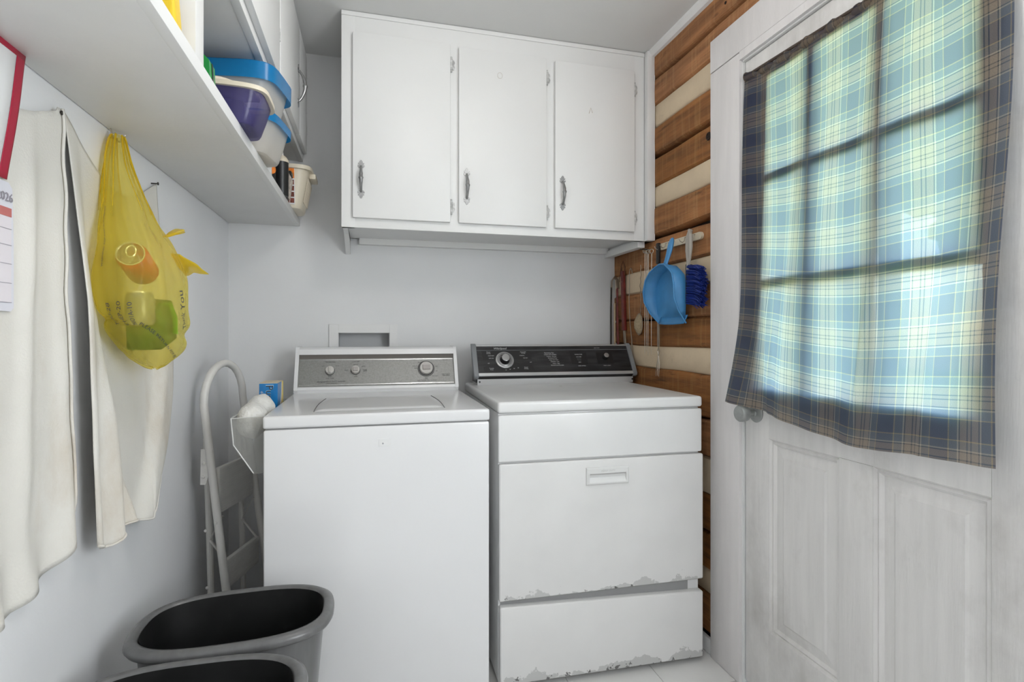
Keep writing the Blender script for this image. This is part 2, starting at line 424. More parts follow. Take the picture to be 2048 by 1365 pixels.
# ================================================================== THE SETTING
fl = B(); box(fl, XL - .1, XR + .1, YR - .1, YB + .1, -.06, -.004)
floor = struct('floor', fl, grout_m, 'white vinyl tiled floor of the laundry room')
TS = .305
proto = None; i0 = 0
for ix in range(-2, 4):
    for iy in range(-6, 9):
        x0 = .02 + ix * TS; y0 = .02 + iy * TS
        a, b2 = max(x0, XL + .002), min(x0 + TS - .0015, XR + .08); c, d = max(y0, YR + .002), min(y0 + TS - .0015, YB - .002)
        if b2 - a < .02 or d - c < .02: continue
        full = abs((b2 - a) - (TS - .0015)) < 1e-6 and abs((d - c) - (TS - .0015)) < 1e-6
        if full and proto:
            o = proto.copy(); C.objects.link(o); o.location = (Vector(((a + b2) / 2, (c + d) / 2, 0)) - ABS[floor.name])
        else:
            bm = B(); box(bm, a - (a + b2) / 2, b2 - (a + b2) / 2, c - (c + d) / 2, d - (c + d) / 2, -.004, 0, .0006, 1)
            o = obj('tile', bm, floor_m, floor, local=True)
            o.location = Vector(((a + b2) / 2, (c + d) / 2, 0)) - ABS[floor.name]
            if full: proto = o

bm = B(); box(bm, XL - .1, XR + .1, YR - .1, YB + .1, ZC, ZC + .08)
struct('ceiling', bm, ceil_m, 'flat off white painted ceiling')
bm = B(); box(bm, XL - .1, XL, YR - .1, YB + .1, -.06, ZC + .08)
struct('wall_left', bm, wall_left_m, 'smooth white wall behind the hanging cloths')
bm = B()
hx0, hx1, hz0, hz1 = -.139, .081, 1.0, 1.154
for q in ((XL, hx0, -.06, ZC), (hx1, XR + .12, -.06, ZC), (hx0, hx1, -.06, hz0), (hx0, hx1, hz1, ZC)):
    box(bm, q[0], q[1], YB, YB + .1, q[2], q[3])
struct('wall_back', bm, wall_m, 'white wall behind the washer and dryer')
# rear wall (behind the camera) with a window added for the fill light
bm = B()
for q in ((XL, -.36, -.06, ZC), (.96, XR + .12, -.06, ZC), (-.36, .96, -.06, .68), (-.36, .96, 2.22, ZC)):
    box(bm, q[0], q[1], YR - .1, YR, q[2], q[3])
struct('wall_rear', bm, wall_m, 'white wall with an added window, behind the camera')
bm = B()
for q in ((-.36, -.31, .68, 2.22), (.91, .96, .68, 2.22), (-.31, .91, .68, .73), (-.31, .91, 2.17, 2.22)):
    box(bm, q[0], q[1], YR - .06, YR + .01, q[2], q[3], .004)
struct('added_window_frame', bm, trim_m, 'added white window frame behind the camera, around the fill light')  # frame added to house the rear fill light
bm = B(); box(bm, -.31, .91, YR - .045, YR - .035, .73, 2.17)
struct('added_window_infill', bm, paper, 'opaque white blind drawn over the window behind the camera')  # opaque sheet added to close the opening behind the rear fill light

# right wall: backing with door opening, then logs and chinking
DY0, DY1, DZ = .655, 1.53, 2.05          # door opening
bm = B()
box(bm, 1.238, 1.34, DY1, YB + .1, -.06, ZC + .05); box(bm, 1.238, 1.34, DY0, DY1, DZ, ZC + .05)
box(bm, 1.238, 1.34, .26, DY0, -.06, ZC + .05); box(bm, 1.238, 1.34, YR - .1, -.82, -.06, ZC + .05); box(bm, 1.238, 1.34, -.82, .26, -.06, .88); box(bm, 1.238, 1.34, -.82, .26, 2.02, ZC + .05)
wr = struct('wall_right', bm, dark_wood, 'log wall with pale chinking beside the door')
bm = B(); box(bm, 1.20, 1.2385, YR, -.82, 0, ZC); box(bm, 1.20, 1.2385, .26, .52, 0, ZC); box(bm, 1.20, 1.2385, -.82, .26, 0, .88); box(bm, 1.20, 1.2385, -.82, .26, 2.02, ZC)
obj('plaster', bm, wall_m, wr)
bm = B()
for q in ((-.82, -.77, .88, 2.02), (.21, .26, .88, 2.02), (-.77, .21, .88, .93), (-.77, .21, 1.97, 2.02), (-.77, .21, 1.435, 1.465)): box(bm, 1.255, 1.30, q[0], q[1], q[2], q[3], .003)
w3 = struct('added_side_window', bm, trim_m, 'added white sash window, closed by opaque sheets, beside the camera')  # unseen window added to house the side fill light
for z0, z1 in ((.93, 1.435), (1.465, 1.97)):
    bm = B(); box(bm, 1.276, 1.279, -.77, .21, z0, z1); obj('infill', bm, paper, w3)  # opaque sheets added to close the opening behind the side fill light
def log(z0, z1, y0, y1, seed, name='log', m=log_m, xf=XR, wob=.008, xb=1.2385):
    rings = []; n = 14
    for i in range(n + 1):
        y = y0 + (y1 - y0) * i / n
        wt = wob * noise.noise((y * 4, seed * 3.7, 0)); wb = wob * noise.noise((y * 4, seed * 3.7, 5)); wx = .004 * noise.noise((y * 5, seed, 9))
        zt, zb, x = z1 + wt, z0 + wb, xf + wx
        h = zt - zb
        rings.append([(xb, y, zb), (x + .010, y, zb), (x, y, zb + .008), (x - .001, y, zb + h * .5), (x, y, zt - .008), (x + .010, y, zt), (xb, y, zt)])
    b = loft(B(), rings)
    return obj(name, b, m, wr, smooth=50)
LOGS = [(2.255, 2.366, .53), (2.140, 2.247, .53), (1.923, 2.043, 1.6), (1.787, 1.907, 1.6), (1.577, 1.696, 1.6), (1.436, 1.556, 1.6), (1.214, 1.335, 1.6),
        (1.098, 1.209, 1.6), (.842, 1.000, 1.6), (.700, .834, 1.6), (.430, .56, 1.6), (.29, .42, 1.6), (.06, .2, 1.6)]
for i, (z0, z1, ya) in enumerate(LOGS): log(z0, z1, ya, YB, i + 1)
for i, (z0, z1) in enumerate(((2.046, 2.137), (1.699, 1.785), (1.338, 1.434), (1.003, 1.096), (.565, .695), (.205, .285))):
    log(z0 - .004, z1 + .004, 1.6, YB, 40 + i, 'chinking', chink_m, XR + .0045, .003)
bm = B(); tube(bm, [(1.1835, 1.715 + .010 * math.cos(t), 1.866 + .012 * math.sin(t)) for t in [2 * PI * k / 10 for k in range(10)]], .004, 6, closed=True)
bmesh.ops.create_icosphere(bm, subdivisions=2, radius=.0075, matrix=Matrix.Translation((1.188, 1.715, 1.866)))
obj('knot', bm, dark_wood, wr)
bm = B(); cyl(bm, (1.1865, 1.62, 2.294), (1.1835, 1.62, 2.294), .006, .005, 10); obj('knot', bm, dark_wood, wr)

# door casing, crown, baseboard
CX = 1.168
bm = B(); box(bm, CX, 1.240, 1.528, 1.683, 0, 2.072, .003)
struct('trim_1', bm, casing_m, 'rough white painted side casing of the door')
bm = B(); box(bm, CX, 1.240, .52, 1.684, 2.075, 2.188, .003); box(bm, CX + .001, 1.240, .655, 1.528, 2.048, 2.075)
struct('trim_2', bm, casing_m, 'white painted head casing over the door')
bm = B(); box(bm, CX, 1.240, .52, .652, 0, 2.072, .003)
struct('trim_3', bm, casing_m, 'white side casing at the hinge side of the door')
bm = B(); box(bm, 1.18, 1.240, 1.5265, 1.534, 0, 2.05); box(bm, 1.18, 1.3, .648, .656, 0, 2.05); box(bm, 1.18, 1.3, .65, 1.53, 2.043, 2.052)
struct('trim_4', bm, trim_m, 'narrow white jamb strip around the door')
bm = B(); prism(bm, [(1.187, 2.37), (1.158, 2.37), (1.160, 2.358), (1.172, 2.346), (1.187, 2.343)], lambda x, z: (x, .2, z), lambda x, z: (x, 2.13, z))
struct('trim_5', bm, trim_m, 'white crown strip between ceiling and log wall', smooth=25)
bm = B(); box(bm, 1.150, 1.186, 2.100, 2.131, 1.552, 2.368, .002)
struct('trim_6', bm, trim_m, 'white vertical strip between wall cabinet and log wall')
bm = B(); box(bm, 1.172, 1.186, 1.684, 2.48, 0, .055, .003)
struct('baseboard_right', bm, trim_m, 'low white baseboard at the foot of the log wall')
bm = B(); box(bm, 1.212, 1.33, .66, 1.52, -.05, .012)
struct('trim_7', bm, trim_m, 'white door sill')

# door leaf
FX = 1.189
door = bpy.data.objects.new('door_1', None); C.objects.link(door); door.location = (FX, 1.09, 0); ABS['door_1'] = Vector(door.location)
door['kind'] = 'structure'; door['label'] = 'white panelled door with nine panes behind the plaid curtain'
def dpart(name, y0, y1, z0, z1, x0=FX, x1=1.229, bev=.002):
    bm = B(); box(bm, x0, x1, y0, y1, z0, z1, bev); return obj(name, bm, door_m, door)
GY0, GY1, GZ0, GZ1 = .815, 1.452, .985, 1.945
dpart('stile', 1.415, 1.522, .015, 2.040); dpart('stile', .662, .796, .015, 2.040)
dpart('mullion', 1.058, 1.157, .226, .825); dpart('rail', .796, 1.415, .825, .985); dpart('rail', .796, 1.415, .015, .226); dpart('rail', .796, 1.415, 1.945, 2.040)
def raised_panel(y0, y1, z0, z1):
    rings = []
    for ins, x in ((0, FX + .002), (.006, FX + .009), (.012, FX + .006), (.020, FX + .014), (.048, FX + .010), (.054, FX + .0065)):
        rings.append([(x, y0 + ins, z0 + ins), (x, y1 - ins, z0 + ins), (x, y1 - ins, z1 - ins), (x, y0 + ins, z1 - ins)])
    bm = B(); loft(bm, rings, cap0=False); obj('panel', bm, door_m, door, smooth=0)
raised_panel(1.157, 1.415, .226, .825); raised_panel(.796, 1.058, .226, .825)
for (a, b_) in ((GY0 - .02, GY0), (GY1, GY1 + .001)): pass
ys = [GY0, 1.030, 1.243, GY1]; zs = [GZ0, 1.308, 1.630, GZ1]
bm = B(); box(bm, FX + .004, 1.225, .796, GY0, GZ0, GZ1); obj('glazing_bead', bm, door_m, door)
for y in ys[1:3]: dpart('muntin', y - .015, y + .015, GZ0, GZ1, FX + .0005, 1.226)
for z in zs[1:3]: dpart('muntin', GY0, GY1, z - .013, z + .013, FX + .001, 1.2255)
for a in range(3):
    for b_ in range(3):
        bm = B(); box(bm, 1.2065, 1.2095, ys[a] + (.011 if a else 0), ys[a + 1] - (.011 if a < 2 else 0), zs[b_] + (.011 if b_ else 0), zs[b_ + 1] - (.011 if b_ < 2 else 0))
        obj('pane', bm, glass_m, door)
bm = B(); lathe(bm, [(.030, 0), (.031, .004), (.026, .008), (.012, .011), (.0095, .014), (.0095, .030), (.014, .034), (.024, .040), (.0265, .050), (.0265, .062), (.0235, .067), (.021, .0655), (.004, .0645)],
                (FX, 1.470, .898), (-1, 0, 0)); kb = obj('door_knob', bm, pewter, door); kb['label'] = 'dull grey metal door knob under the curtain hem'
kb.data.materials[0] = mat('dull_nickel', (.34, .35, .34), .42, metal=.55, var=.15, scale=40)

# outdoors
bm = B(); box(bm, 1.34, 22, -14, 18, -.35, -.30)
struct('ground', bm, grass_m, 'sunlit grass outside the door')
bm = B(); box(bm, 1.34, 3.2, -3.5, 5.5, 2.42, 2.50)  # unseen roof added to block sky light from the upper curtain
struct('sky_shade_roof', bm, trim_m, 'added unseen roof over the door, keeping sky light off the top panes')
def tree(x, y, h, r, seed, label):
    t = thing('tree', label, 'tree', (x, y, -.3), group='trees outside the door')
    bm = B(); tube(bm, [(0, 0, 0), (.1, .05, h * .4), (.0, .1, h * .75)], [.16, .12, .06], 10); obj('trunk', bm, bark_m, t, local=True)
    bm = B(); rnd = random.Random(seed)
    for k in range(16):
        p = Vector((rnd.uniform(-r, r) * .8, rnd.uniform(-r, r) * .8, h * rnd.uniform(.5, 1.0)))
        g = bmesh.ops.create_icosphere(bm, subdivisions=3, radius=r * rnd.uniform(.3, .5), matrix=Matrix.Translation(p))
        for v in g['verts']: v.co += (v.co - p) * .5 * noise.noise(v.co * 5 + Vector((seed, 0, 0)))
    obj('foliage', bm, leaf_m, t, local=True)
tree(6.0, 1.2, 5.5, 1.5, 1, 'leafy green tree outside, seen through the right panes')
tree(9.2, 6.0, 6.5, 1.9, 2, 'tall leafy green tree outside, behind the middle panes')
tree(4.6, 8.0, 5.0, 1.4, 3, 'leafy green tree outside, behind the panes next to the casing')

# ================================================================== WALL CABINET ON THE BACK WALL
FY = 2.130
cab = thing('wall_cabinet', 'white three-door wall cabinet above the washer and dryer', 'cabinet', (.52, 2.31, 1.553))
bm = B()
box(bm, -.106, 1.150, 2.150, 2.497, 1.572, 1.590); box(bm, -.106, 1.150, 2.150, 2.497, 2.345, 2.3685); box(bm, -.106, -.088, 2.150, 2.497, 1.560, 2.3685)
box(bm, 1.146, 1.164, 2.150, 2.497, 1.560, 2.3685); box(bm, -.106, 1.150, 2.485, 2.498, 1.572, 2.3685)
box(bm, -.05, 1.14, 2.470, 2.499, 1.545, 1.574)
obj('body', bm, cab_m, cab)
bm = B()
box(bm, -.108, -.058, FY, 2.151, 1.553, 2.3685, .0015); box(bm, 1.100, 1.1495, FY, 2.151, 1.553, 2.3685, .0015)
for x in (.318, .717): box(bm, x - .027, x + .027, FY + .0003, 2.1505, 1.6, 2.28)
box(bm, -.107, 1.149, FY + .0002, 2.1512, 1.553, 1.602, .001); box(bm, -.107, 1.149, FY + .0002, 2.1512, 2.275, 2.3685, .001)
box(bm, -.108, 1.149, FY - .006, FY + .001, 2.352, 2.3685, .002)
obj('face_frame', bm, cab_m, cab)
bm = B(); prism(bm, [(2.498, 1.573), (2.30, 1.573), (2.32, 1.560), (2.37, 1.548), (2.43, 1.528), (2.47, 1.505), (2.498, 1.503)], lambda y, z: (-.1075, y, z), lambda y, z: (-.088, y, z)); obj('bracket', bm, cab_m, cab)
bm = B(); box(bm, 1.130, 1.164, 2.151, 2.498, 1.528, 1.560, .002); obj('cleat', bm, cab_m, cab)

def leaf_outline(up):
    s = 1 if up else -1
    pr = [(0, .0), (.005, .001), (.0078, .006), (.0072, .0105), (.0045, .0085), (.0035, .0105), (.0065, .014), (.0068, .0175), (.004, .0165), (.0035, .0215), (.0018, .0255), (0, .0275)]
    pr = [(x * 1.65, z * 1.12) for x, z in pr]
    return [(x, s * z) for x, z in pr] + [(-x, s * z) for x, z in pr[-2:0:-1]]
def pull(parent, c, ex, ey, L=.138):
    """ornate arched pull: ex = width axis, ey = outward axis, along world Z"""
    c = Vector(c); ex = Vector(ex); ey = Vector(ey); ez = Vector((0, 0, 1))
    h = bpy.data.objects.new('handle', None)
    bm = B(); top = L / 2 - .0275
    for up in (True, False):
        s = 1 if up else -1
        f = lambda d: (lambda x, z: c + ex * x + ez * (s * top + z) + ey * d)
        prism(bm, leaf_outline(up), f(0), f(.003))
    pts = []; rs = []
    for k in range(15):
        t = k / 14; z = -top - .006 + (2 * top + .012) * t
        o = .0035 + .022 * math.sin(PI * t) ** .8
        pts.append(c + ez * z + ey * o); d = abs(t - .52)
        rs.append(.0092 if d < .04 else .0046 + .0024 * max(0, 1 - abs(d - .12) / .2))
    tube(bm, pts, rs, 10)
    o = obj('handle', bm, pewter, parent); o['label'] = 'ornate pewter pull handle'
    return o
def hinge(parent, c, ex, ey):
    c = Vector(c); ex = Vector(ex); ey = Vector(ey); ez = Vector((0, 0, 1)); bm = B()
    cyl(bm, c + ez * -.020 + ey * .006, c + ez * .020 + ey * .006, .0060, seg=12)
    for z in (-.025, .025): cyl(bm, c + ez * (z - .005) + ey * .006, c + ez * (z + .005) + ey * .006, .0038, seg=8)
    for s in (-.012,):
        f = lambda d: (lambda x, z: c + ex * x + ez * z + ey * d)
        prism(bm, [(0, -.020), (.012, -.018), (.015, -.008), (.012, 0), (.015, .008), (.012, .018), (0, .020)], f(0), f(.0025))
    return obj('hinge', bm, white_metal, parent)
for k, (x0, x1) in enumerate(((-.067, .302), (.335, .699), (.736, 1.096))):
    bm = B(); box(bm, x0, x1, FY - .018, FY - .0005, 1.588, 2.287 - .004 * k, .004, 2)
    d = obj('door', bm, cab_m, cab)
    pull(d, (x0 + .031, FY - .018, 1.732), (1, 0, 0), (0, -1, 0))
    for z in (2.212 - .004 * k, 1.650): hinge(d, (x1 + .0045, FY - .002, z), (1, 0, 0), (0, -1, 0))
    if k == 1:
        bm = B(); tube(bm, [(.501 + .010 * math.cos(t), FY - .0181, 2.187 + .012 * math.sin(t)) for t in [2 * PI * q / 20 for q in range(20)]], .0011, 6, closed=True)
        r_ = obj('scuff_ring', bm, mat('faint_stain', (.60, .57, .53), .5), d)
    if k == 2:
        bm = B(); tube(bm, [(.885, FY - .0181, 2.075), (.893, FY - .0181, 2.098), (.900, FY - .0181, 2.078)], .0011, 6)
        obj('scuff_mark', bm, mat('brown_scuff', (.45, .37, .30), .5), d)

# ================================================================== SHELF AND CUPBOARD ON THE LEFT WALL
SX = -.300; SZ0, SZ1 = 1.616, 1.643
ls = thing('shelf_cupboard', 'long white open shelf with cupboard doors above, along the left wall', 'cupboard', (-.44, 1.4, SZ0))
bm = B(); box(bm, XL + .002, SX, .0, 2.497, SZ0, SZ1, .0015); obj('shelf', bm, shelf_m, ls)
bm = B(); box(bm, SX - .018, SX + .0015, .0, 2.497, SZ0 - .0004, SZ1 + .001, .0015); obj('shelf_edge', bm, cab_m, ls)
for y0, y1 in ((1.062, 1.110), (1.80, 1.82)):
    bm = B(); box(bm, XL + .002, SX + .001, y0, y1, SZ1, 1.900, .001); obj('divider', bm, shelf_m, ls)
CXF = -.285
bm = B(); box(bm, XL + .002, CXF - .004, .0, 2.497, 1.898, 1.916, .001); box(bm, XL + .002, XL + .016, .0, 2.497, 1.9, 2.3685); obj('cupboard_bottom', bm, shelf_m, ls)
bm = B(); box(bm, CXF - .02, CXF, .0, 2.497, 1.896, 1.935, .001); box(bm, CXF - .02, CXF, .0, 2.497, 2.335, 2.3685, .001)
for y in (.35, 1.06, 1.772, 2.485): box(bm, CXF - .0195, CXF - .0005, y - .012, y + .012, 1.93, 2.34)
obj('face_frame', bm, cab_m, ls)
for k, (y0, y1, hy, hg) in enumerate(((1.07, 1.762, 1.62, 1.765), (1.782, 2.205, 1.83, None), (2.235, 2.474, 2.19, 2.479))):
    if k == 1:
        y0, y1 = 1.782, 2.232
    bm = B(); box(bm, CXF, CXF + .018, y0, y1, 1.922, 2.340, .003); d = obj('door', bm, cab_m, ls)
    if k == 1: pull(d, (CXF + .018, 2.185, 2.090), (0, 1, 0), (1, 0, 0), .158); hinge(d, (CXF + .006, 1.774, 2.062), (0, -1, 0), (1, 0, 0)); hinge(d, (CXF + .006, 1.774, 2.25), (0, -1, 0), (1, 0, 0))
    if k == 2: hinge(d, (CXF + .006, 2.480, 2.270), (0, 1, 0), (1, 0, 0)); hinge(d, (CXF + .006, 2.480, 2.028), (0, 1, 0), (1, 0, 0))

# ---- things on the shelf
T0 = SZ1 + .001
def tub(bm, L, Wd, H_, tap=.86, n=44, p=5, thick=.002):
    """open tapered bin, centred, z from 0"""
    rings = []
    for z, s, o in ((.004, tap - .03, 0), (0, tap - .015, 0)): pass
    prof = [(0, tap * .97), (.006, tap), (H_ * .5, tap + (1 - tap) * .5), (H_, 1.0)]
    for z, s in prof: rings.append([(x, y, z) for x, y in rrect(L / 2 * s, Wd / 2 * s, n, p)])
    inn = [(H_, 1.0), (H_ * .5, tap + (1 - tap) * .5), (.008, tap)]
    for z, s in inn: rings.append([(x, y, max(z, .003)) for x, y in rrect(L / 2 * s - thick, Wd / 2 * s - thick, n, p)])
    return loft(bm, rings)
def ringband(bm, L, Wd, z0, z1, w=.006, n=44, p=5):
    r = [[(x, y, z) for x, y in rrect(L / 2 + o, Wd / 2 + o, n, p)] for o, z in ((-.004, z0), (w, z0), (w, z1), (-.004, z1))]
    R = [[bm.verts.new(q) for q in k] for k in r]; m = len(R[0])
    for a in range(4):
        A, Bq = R[a], R[(a + 1) % 4]
        for k in range(m): bm.faces.new((A[k], A[(k + 1) % m], Bq[(k + 1) % m], Bq[k]))
    return bm
def lid_bm(L, Wd, z, h=.022):
    bm = B(); rings = []
    for o, zz in ((.006, z - h), (.007, z - .004), (.003, z), (-.012, z), (-.014, z - .004)):
        rings.append([(x, y, zz) for x, y in rrect(L / 2 + o, Wd / 2 + o, 44, 5)])
    return loft(bm, rings, cap0=False)
def box_bin(z, label, hgt, cx, cy, rz, lidh=.026):
    t = thing('storage_bin', label, 'bin', (cx, cy, z), rz, 'blue lidded bins on the shelf')
    bm = B(); tub(bm, .305, .198, hgt - .008, .84); obj('tub', bm, bin_clear, t, local=True)
    obj('lid', lid_bm(.305, .198, hgt, lidh), bin_blue, t, local=True)
    return t
b2 = box_bin(T0, 'frosted bin with blue lid, under another bin on the left shelf', .105, -.393, 1.672, math.radians(-9))
b1 = box_bin(T0 + .106, 'frosted bin with blue lid stacked on top, nearest the cupboard doors', .122, -.392, 1.664, math.radians(-10), .048)
for o, zz, s in ((b2, .006, .075), (b1, .006, .05)):
    bm = B(); rings = []
    for z, k in ((0, .76), (s * .6, .8), (s, .7)): rings.append([(x + .003 * math.sin(9 * y * 30 + z * 50), y, zz + z + .006 * math.sin(x * 40)) for x, y in rrect(.152 * k, .098 * k, 30, 4)])
    loft(bm, rings); bmesh.ops.translate(bm, verts=bm.verts, vec=o.location); bmesh.ops.rotate(bm, verts=bm.verts, cent=o.location, matrix=Matrix.Rotation(o.rotation_euler.z, 3, 'Z'))
    tag(obj('folded_fabric', bm, cream_cloth, smooth=60), 'cream fabric bundle inside the %s blue lidded bin' % ('lower' if o is b2 else 'upper'), 'fabric')
t = thing('storage_bin', 'purple translucent bin with a cream rim on the left shelf', 'bin', (-.387, 1.447, T0), 0)
bm = B(); tub(bm, .285, .166, .083, .84); obj('tub', bm, bin_purple, t, local=True)
bm = B(); ringband(bm, .285, .166, .076, .086, .007); obj('rim', bm, cream_m, t, local=True)
bm = B(); box(bm, -.05, .095, -.05, .045, .006, .062, .008, 3); bmesh.ops.translate(bm, verts=bm.verts, vec=t.location); tag(obj('dark_case', bm, navy_pl), 'dark navy case inside the purple bin', 'case')
bm = B(); grid(bm, lambda u, v: (-.50 + .225 * u, 1.40 + .10 * v + .01 * math.sin(u * 9), T0 + .098 + .006 * math.sin(u * 11 + v * 4) + .004 * math.sin(v * 9)), 20, 10)
tag(obj('folded_cloth', bm, cream_cloth, solid=.012, smooth=60), 'cream folded cloth lying across the top of the purple bin', 'cloth')
t = thing('snack_carton', 'small bright green carton standing behind the shelf divider', 'carton', (-.36, 1.275, T0))
bm = B(); prism(bm, [(-.036, 0), (.036, 0), (.032, .080), (.014, .098), (-.020, .098), (-.034, .080)], lambda x, z: (x, -.022, z), lambda x, z: (x, .022, z)); obj('box', bm, green_m, t, local=True)
bm = B(); prism(bm, [(.0365, .0), (.0375, .0), (.0335, .080), (.0325, .080)], lambda x, z: (x, -.004, z), lambda x, z: (x, .004, z)); obj('stripe', bm, blackp, t, local=True)
for k in range(12):
    pass
t = thing('yellow_packet', 'bright yellow packet on the shelf left of the divider', 'packet', (-.350, 1.028, T0))
bm = B(); box(bm, -.06, .035, -.02, .016, 0, .085, .008, 3)
for v in bm.verts: v.co.y += .01 * math.sin(v.co.z * 40 + v.co.x * 30)
obj('packet_body', bm, yellow, t, local=True)
bm = B(); box(bm, -.06, .033, -.006, .002, .083, .094, .001, 1); obj('crimped_top', bm, yellow, t, local=True)
# dark bottle, caulk tube, black basket, cream basket
t = thing('bottle', 'small black bottle with a round orange label behind the sealant tube', 'bottle', (-.345, 1.99, T0))
bm = B(); lathe(bm, [(.028, 0), (.030, .004), (.030, .09), (.022, .105), (.011, .112), (.011, .128), (.010, .130)], (0, 0, 0)); obj('bottle_body', bm, blackpl, t, local=True)
bm = B(); lathe(bm, [(.016, 0), (.016, .001)], (.020, -.0225, .062), (.65, -.75, 0), 20); obj('label', bm, orange_m, t, local=True)
t = thing('sealant_tube', 'black sealant tube with white nozzle standing on the left shelf', 'tube', (-.312, 2.085, T0))
bm = B(); lathe(bm, [(.024, 0), (.025, .003), (.025, .118), (.0255, .120)], (0, 0, 0)); obj('tube_body', bm, blackpl, t, local=True)
bm = B(); lathe(bm, [(.0255, .120), (.0255, .128), (.018, .140), (.010, .146)], (0, 0, 0)); obj('shoulder', bm, cream_m, t, local=True)
bm = B(); lathe(bm, [(.0095, .146), (.0075, .150), (.0085, .152), (.0065, .158), (.0072, .160), (.0035, .188), (.002, .190)], (0, 0, 0)); obj('nozzle', bm, mat('white_plastic', (.78, .76, .74), .4), t, local=True)
t = thing('black_basket', 'black mesh basket with a torn rim beside the cream basket', 'basket', (-.365, 2.168, T0))
bm = B(); tub(bm, .150, .080, .105, .86, 36, 6); obj('liner', bm, blackpl, t, local=True)
bm = B()
for k in range(7):
    for s in (1, -1):
        tube(bm, [(.0765 - .009 + .012 * 0, -.034 + .0105 * k, .012), (.0775 - .002, -.034 + .0105 * (k + s * 1.6), .092)], .0011, 5)
obj('lattice', bm, mat('pale_lattice', (.55, .48, .42), .5, var=.5, scale=60), t, local=True)
bm = B(); ringband(bm, .150, .080, .098, .108, .004, 36, 6)
for v in bm.verts: v.co.z += .008 * noise.noise(v.co * 40)
obj('rim', bm, blackpl, t, local=True)
t = thing('cream_basket', 'cream plastic basket with picture stickers at the end of the shelf', 'basket', (-.385, 2.345, T0))
bm = B(); tub(bm, .300, .215, .160, .80, 44, 6); obj('tub', bm, cream_m, t, local=True)
bm = B(); ringband(bm, .300, .215, .148, .163, .009, 44, 6); obj('rim', bm, cream_m, t, local=True)
bm = B(); box(bm, .145, .170, -.04, .05, .128, .150, .006); obj('grip', bm, cream_m, t, local=True)
bm = B()
sx = lambda z: .120 + .030 * z / .160
for k in range(9):
    y = -.068 + .0165 * k
    prism(bm, [(.028, -.0005), (.120, -.0005), (.120, .0022), (.028, .0022)], lambda z, o: (sx(z) + o, y * (.84 + .16 * z / .16), z), lambda z, o: (sx(z) + o, (y + .006) * (.84 + .16 * z / .16), z))
split('vent_rib', bm, mat('cream_rib', (.62, .55, .43), .45), t, True)
def sticker(x0, x1, z0, z1, m, nm):
    bm = B(); q = lambda z: -.0865 - (.0215 * z / .160)
    prism(bm, [(x0, z0), (x1, z0), (x1, z1), (x0, z1)], lambda x, z: (x, q(z) - .0008, z), lambda x, z: (x, q(z) + .0010, z)); obj(nm, bm, m, t, local=True)
sticker(.060, .098, .012, .150, paper, 'sticker_sheet')
def sticker2(x0, x1, z0, z1, m, nm):
    bm = B(); q = lambda z: -.0880 - (.0215 * z / .160)
    prism(bm, [(x0, z0), (x1, z0), (x1, z1), (x0, z1)], lambda x, z: (x, q(z) - .0006, z), lambda x, z: (x, q(z) + .0005, z)); obj(nm, bm, m, t, local=True)
for k in range(4):
    for j in range(2): sticker2(.063 + .0175 * j, .078 + .0175 * j, .017 + .023 * k, .035 + .023 * k, photo_m, 'picture')
sticker2(.062, .097, .110, .147, orange_m, 'orange_heading')

# ================================================================== WASHER OUTLET BOX
t = thing('outlet_box', 'white recessed washer outlet box set in the back wall', 'outlet box', (-.03, 2.5, 1.0))
bm = B()
for q in ((-.178, -.139, .96, 1.192), (.081, .116, .96, 1.192), (-.139, .081, 1.154, 1.192), (-.139, .081, .96, 1.0)):
    box(bm, q[0], q[1], 2.4915, 2.5005, q[2], q[3], .001, 1)
obj('frame', bm, trim_m, t)
bm = B()
for q in ((-.139, -.1375, 2.4955, 2.585, 1.0, 1.154), (.0795, .081, 2.4955, 2.585, 1.0, 1.154), (-.139, .081, 2.4955, 2.585, 1.1525, 1.154), (-.139, .081, 2.4955, 2.585, 1.0, 1.0015), (-.139, .081, 2.583, 2.585, 1.0, 1.154)):
    box(bm, *q)
obj('recess', bm, mat('box_plastic', (.60, .61, .62), .5), t)

# ================================================================== WASHER
WX0, WX1, WF, WB, WT = -.294, .357, 1.640, 2.405, .917
ws = thing('washing_machine', 'white top-loading washer with silver control panel, left of the dryer', 'washer', (.0315, 2.02, 0))
bm = B(); box(bm, WX0 + .0015, WX1 - .0015, WF + .0015, WB, .025, .878, .007, 3); obj('body', bm, white_ap, ws)
bm = B(); box(bm, WX0 + .008, WX1 - .008, WF + .012, WB - .01, .874, .886); obj('seam', bm, grey_shadow, ws)
bm = B(); box(bm, WX0, WX1, WF, WB, .8815, WT, .008, 4); obj('top', bm, white_ap, ws)
bm = B()
for x in (WX0 + .05, WX1 - .05):
    for y in (WF + .06, WB - .06): lathe(bm, [(.022, 0), (.024, .004), (.018, .012), (.012, .03)], (x, y, 0))
split('foot', bm, blackpl, ws)
def lidf(u, v):
    y = 1.704 + (2.040 - 1.704) * v; cur = .012 * math.sin(PI * v)
    xa, xb = -.162 + .008 * v - cur * .6, .222 - .006 * v + cur * .6
    x = xa + (xb - xa) * u
    e = min(1, min(u, 1 - u) * 18, min(v, 1 - v) * 14)
    return (x, y, WT + .0005 + .0045 * e ** .6)
bm = B(); grid(bm, lidf, 40, 30); lid = obj('lid', bm, white_ap, ws, smooth=60)
bm = B()
tube(bm, [(lidf(0, v)[0] - .0025, lidf(0, v)[1], WT + .0004) for v in [k / 12 for k in range(13)]], .0016, 6); tube(bm, [(lidf(1, v)[0] + .0025, lidf(1, v)[1], WT + .0004) for v in [k / 12 for k in range(13)]], .0016, 6)
split('lid_gap', bm, mat('grey_gap', (.20, .20, .20), .7), ws)
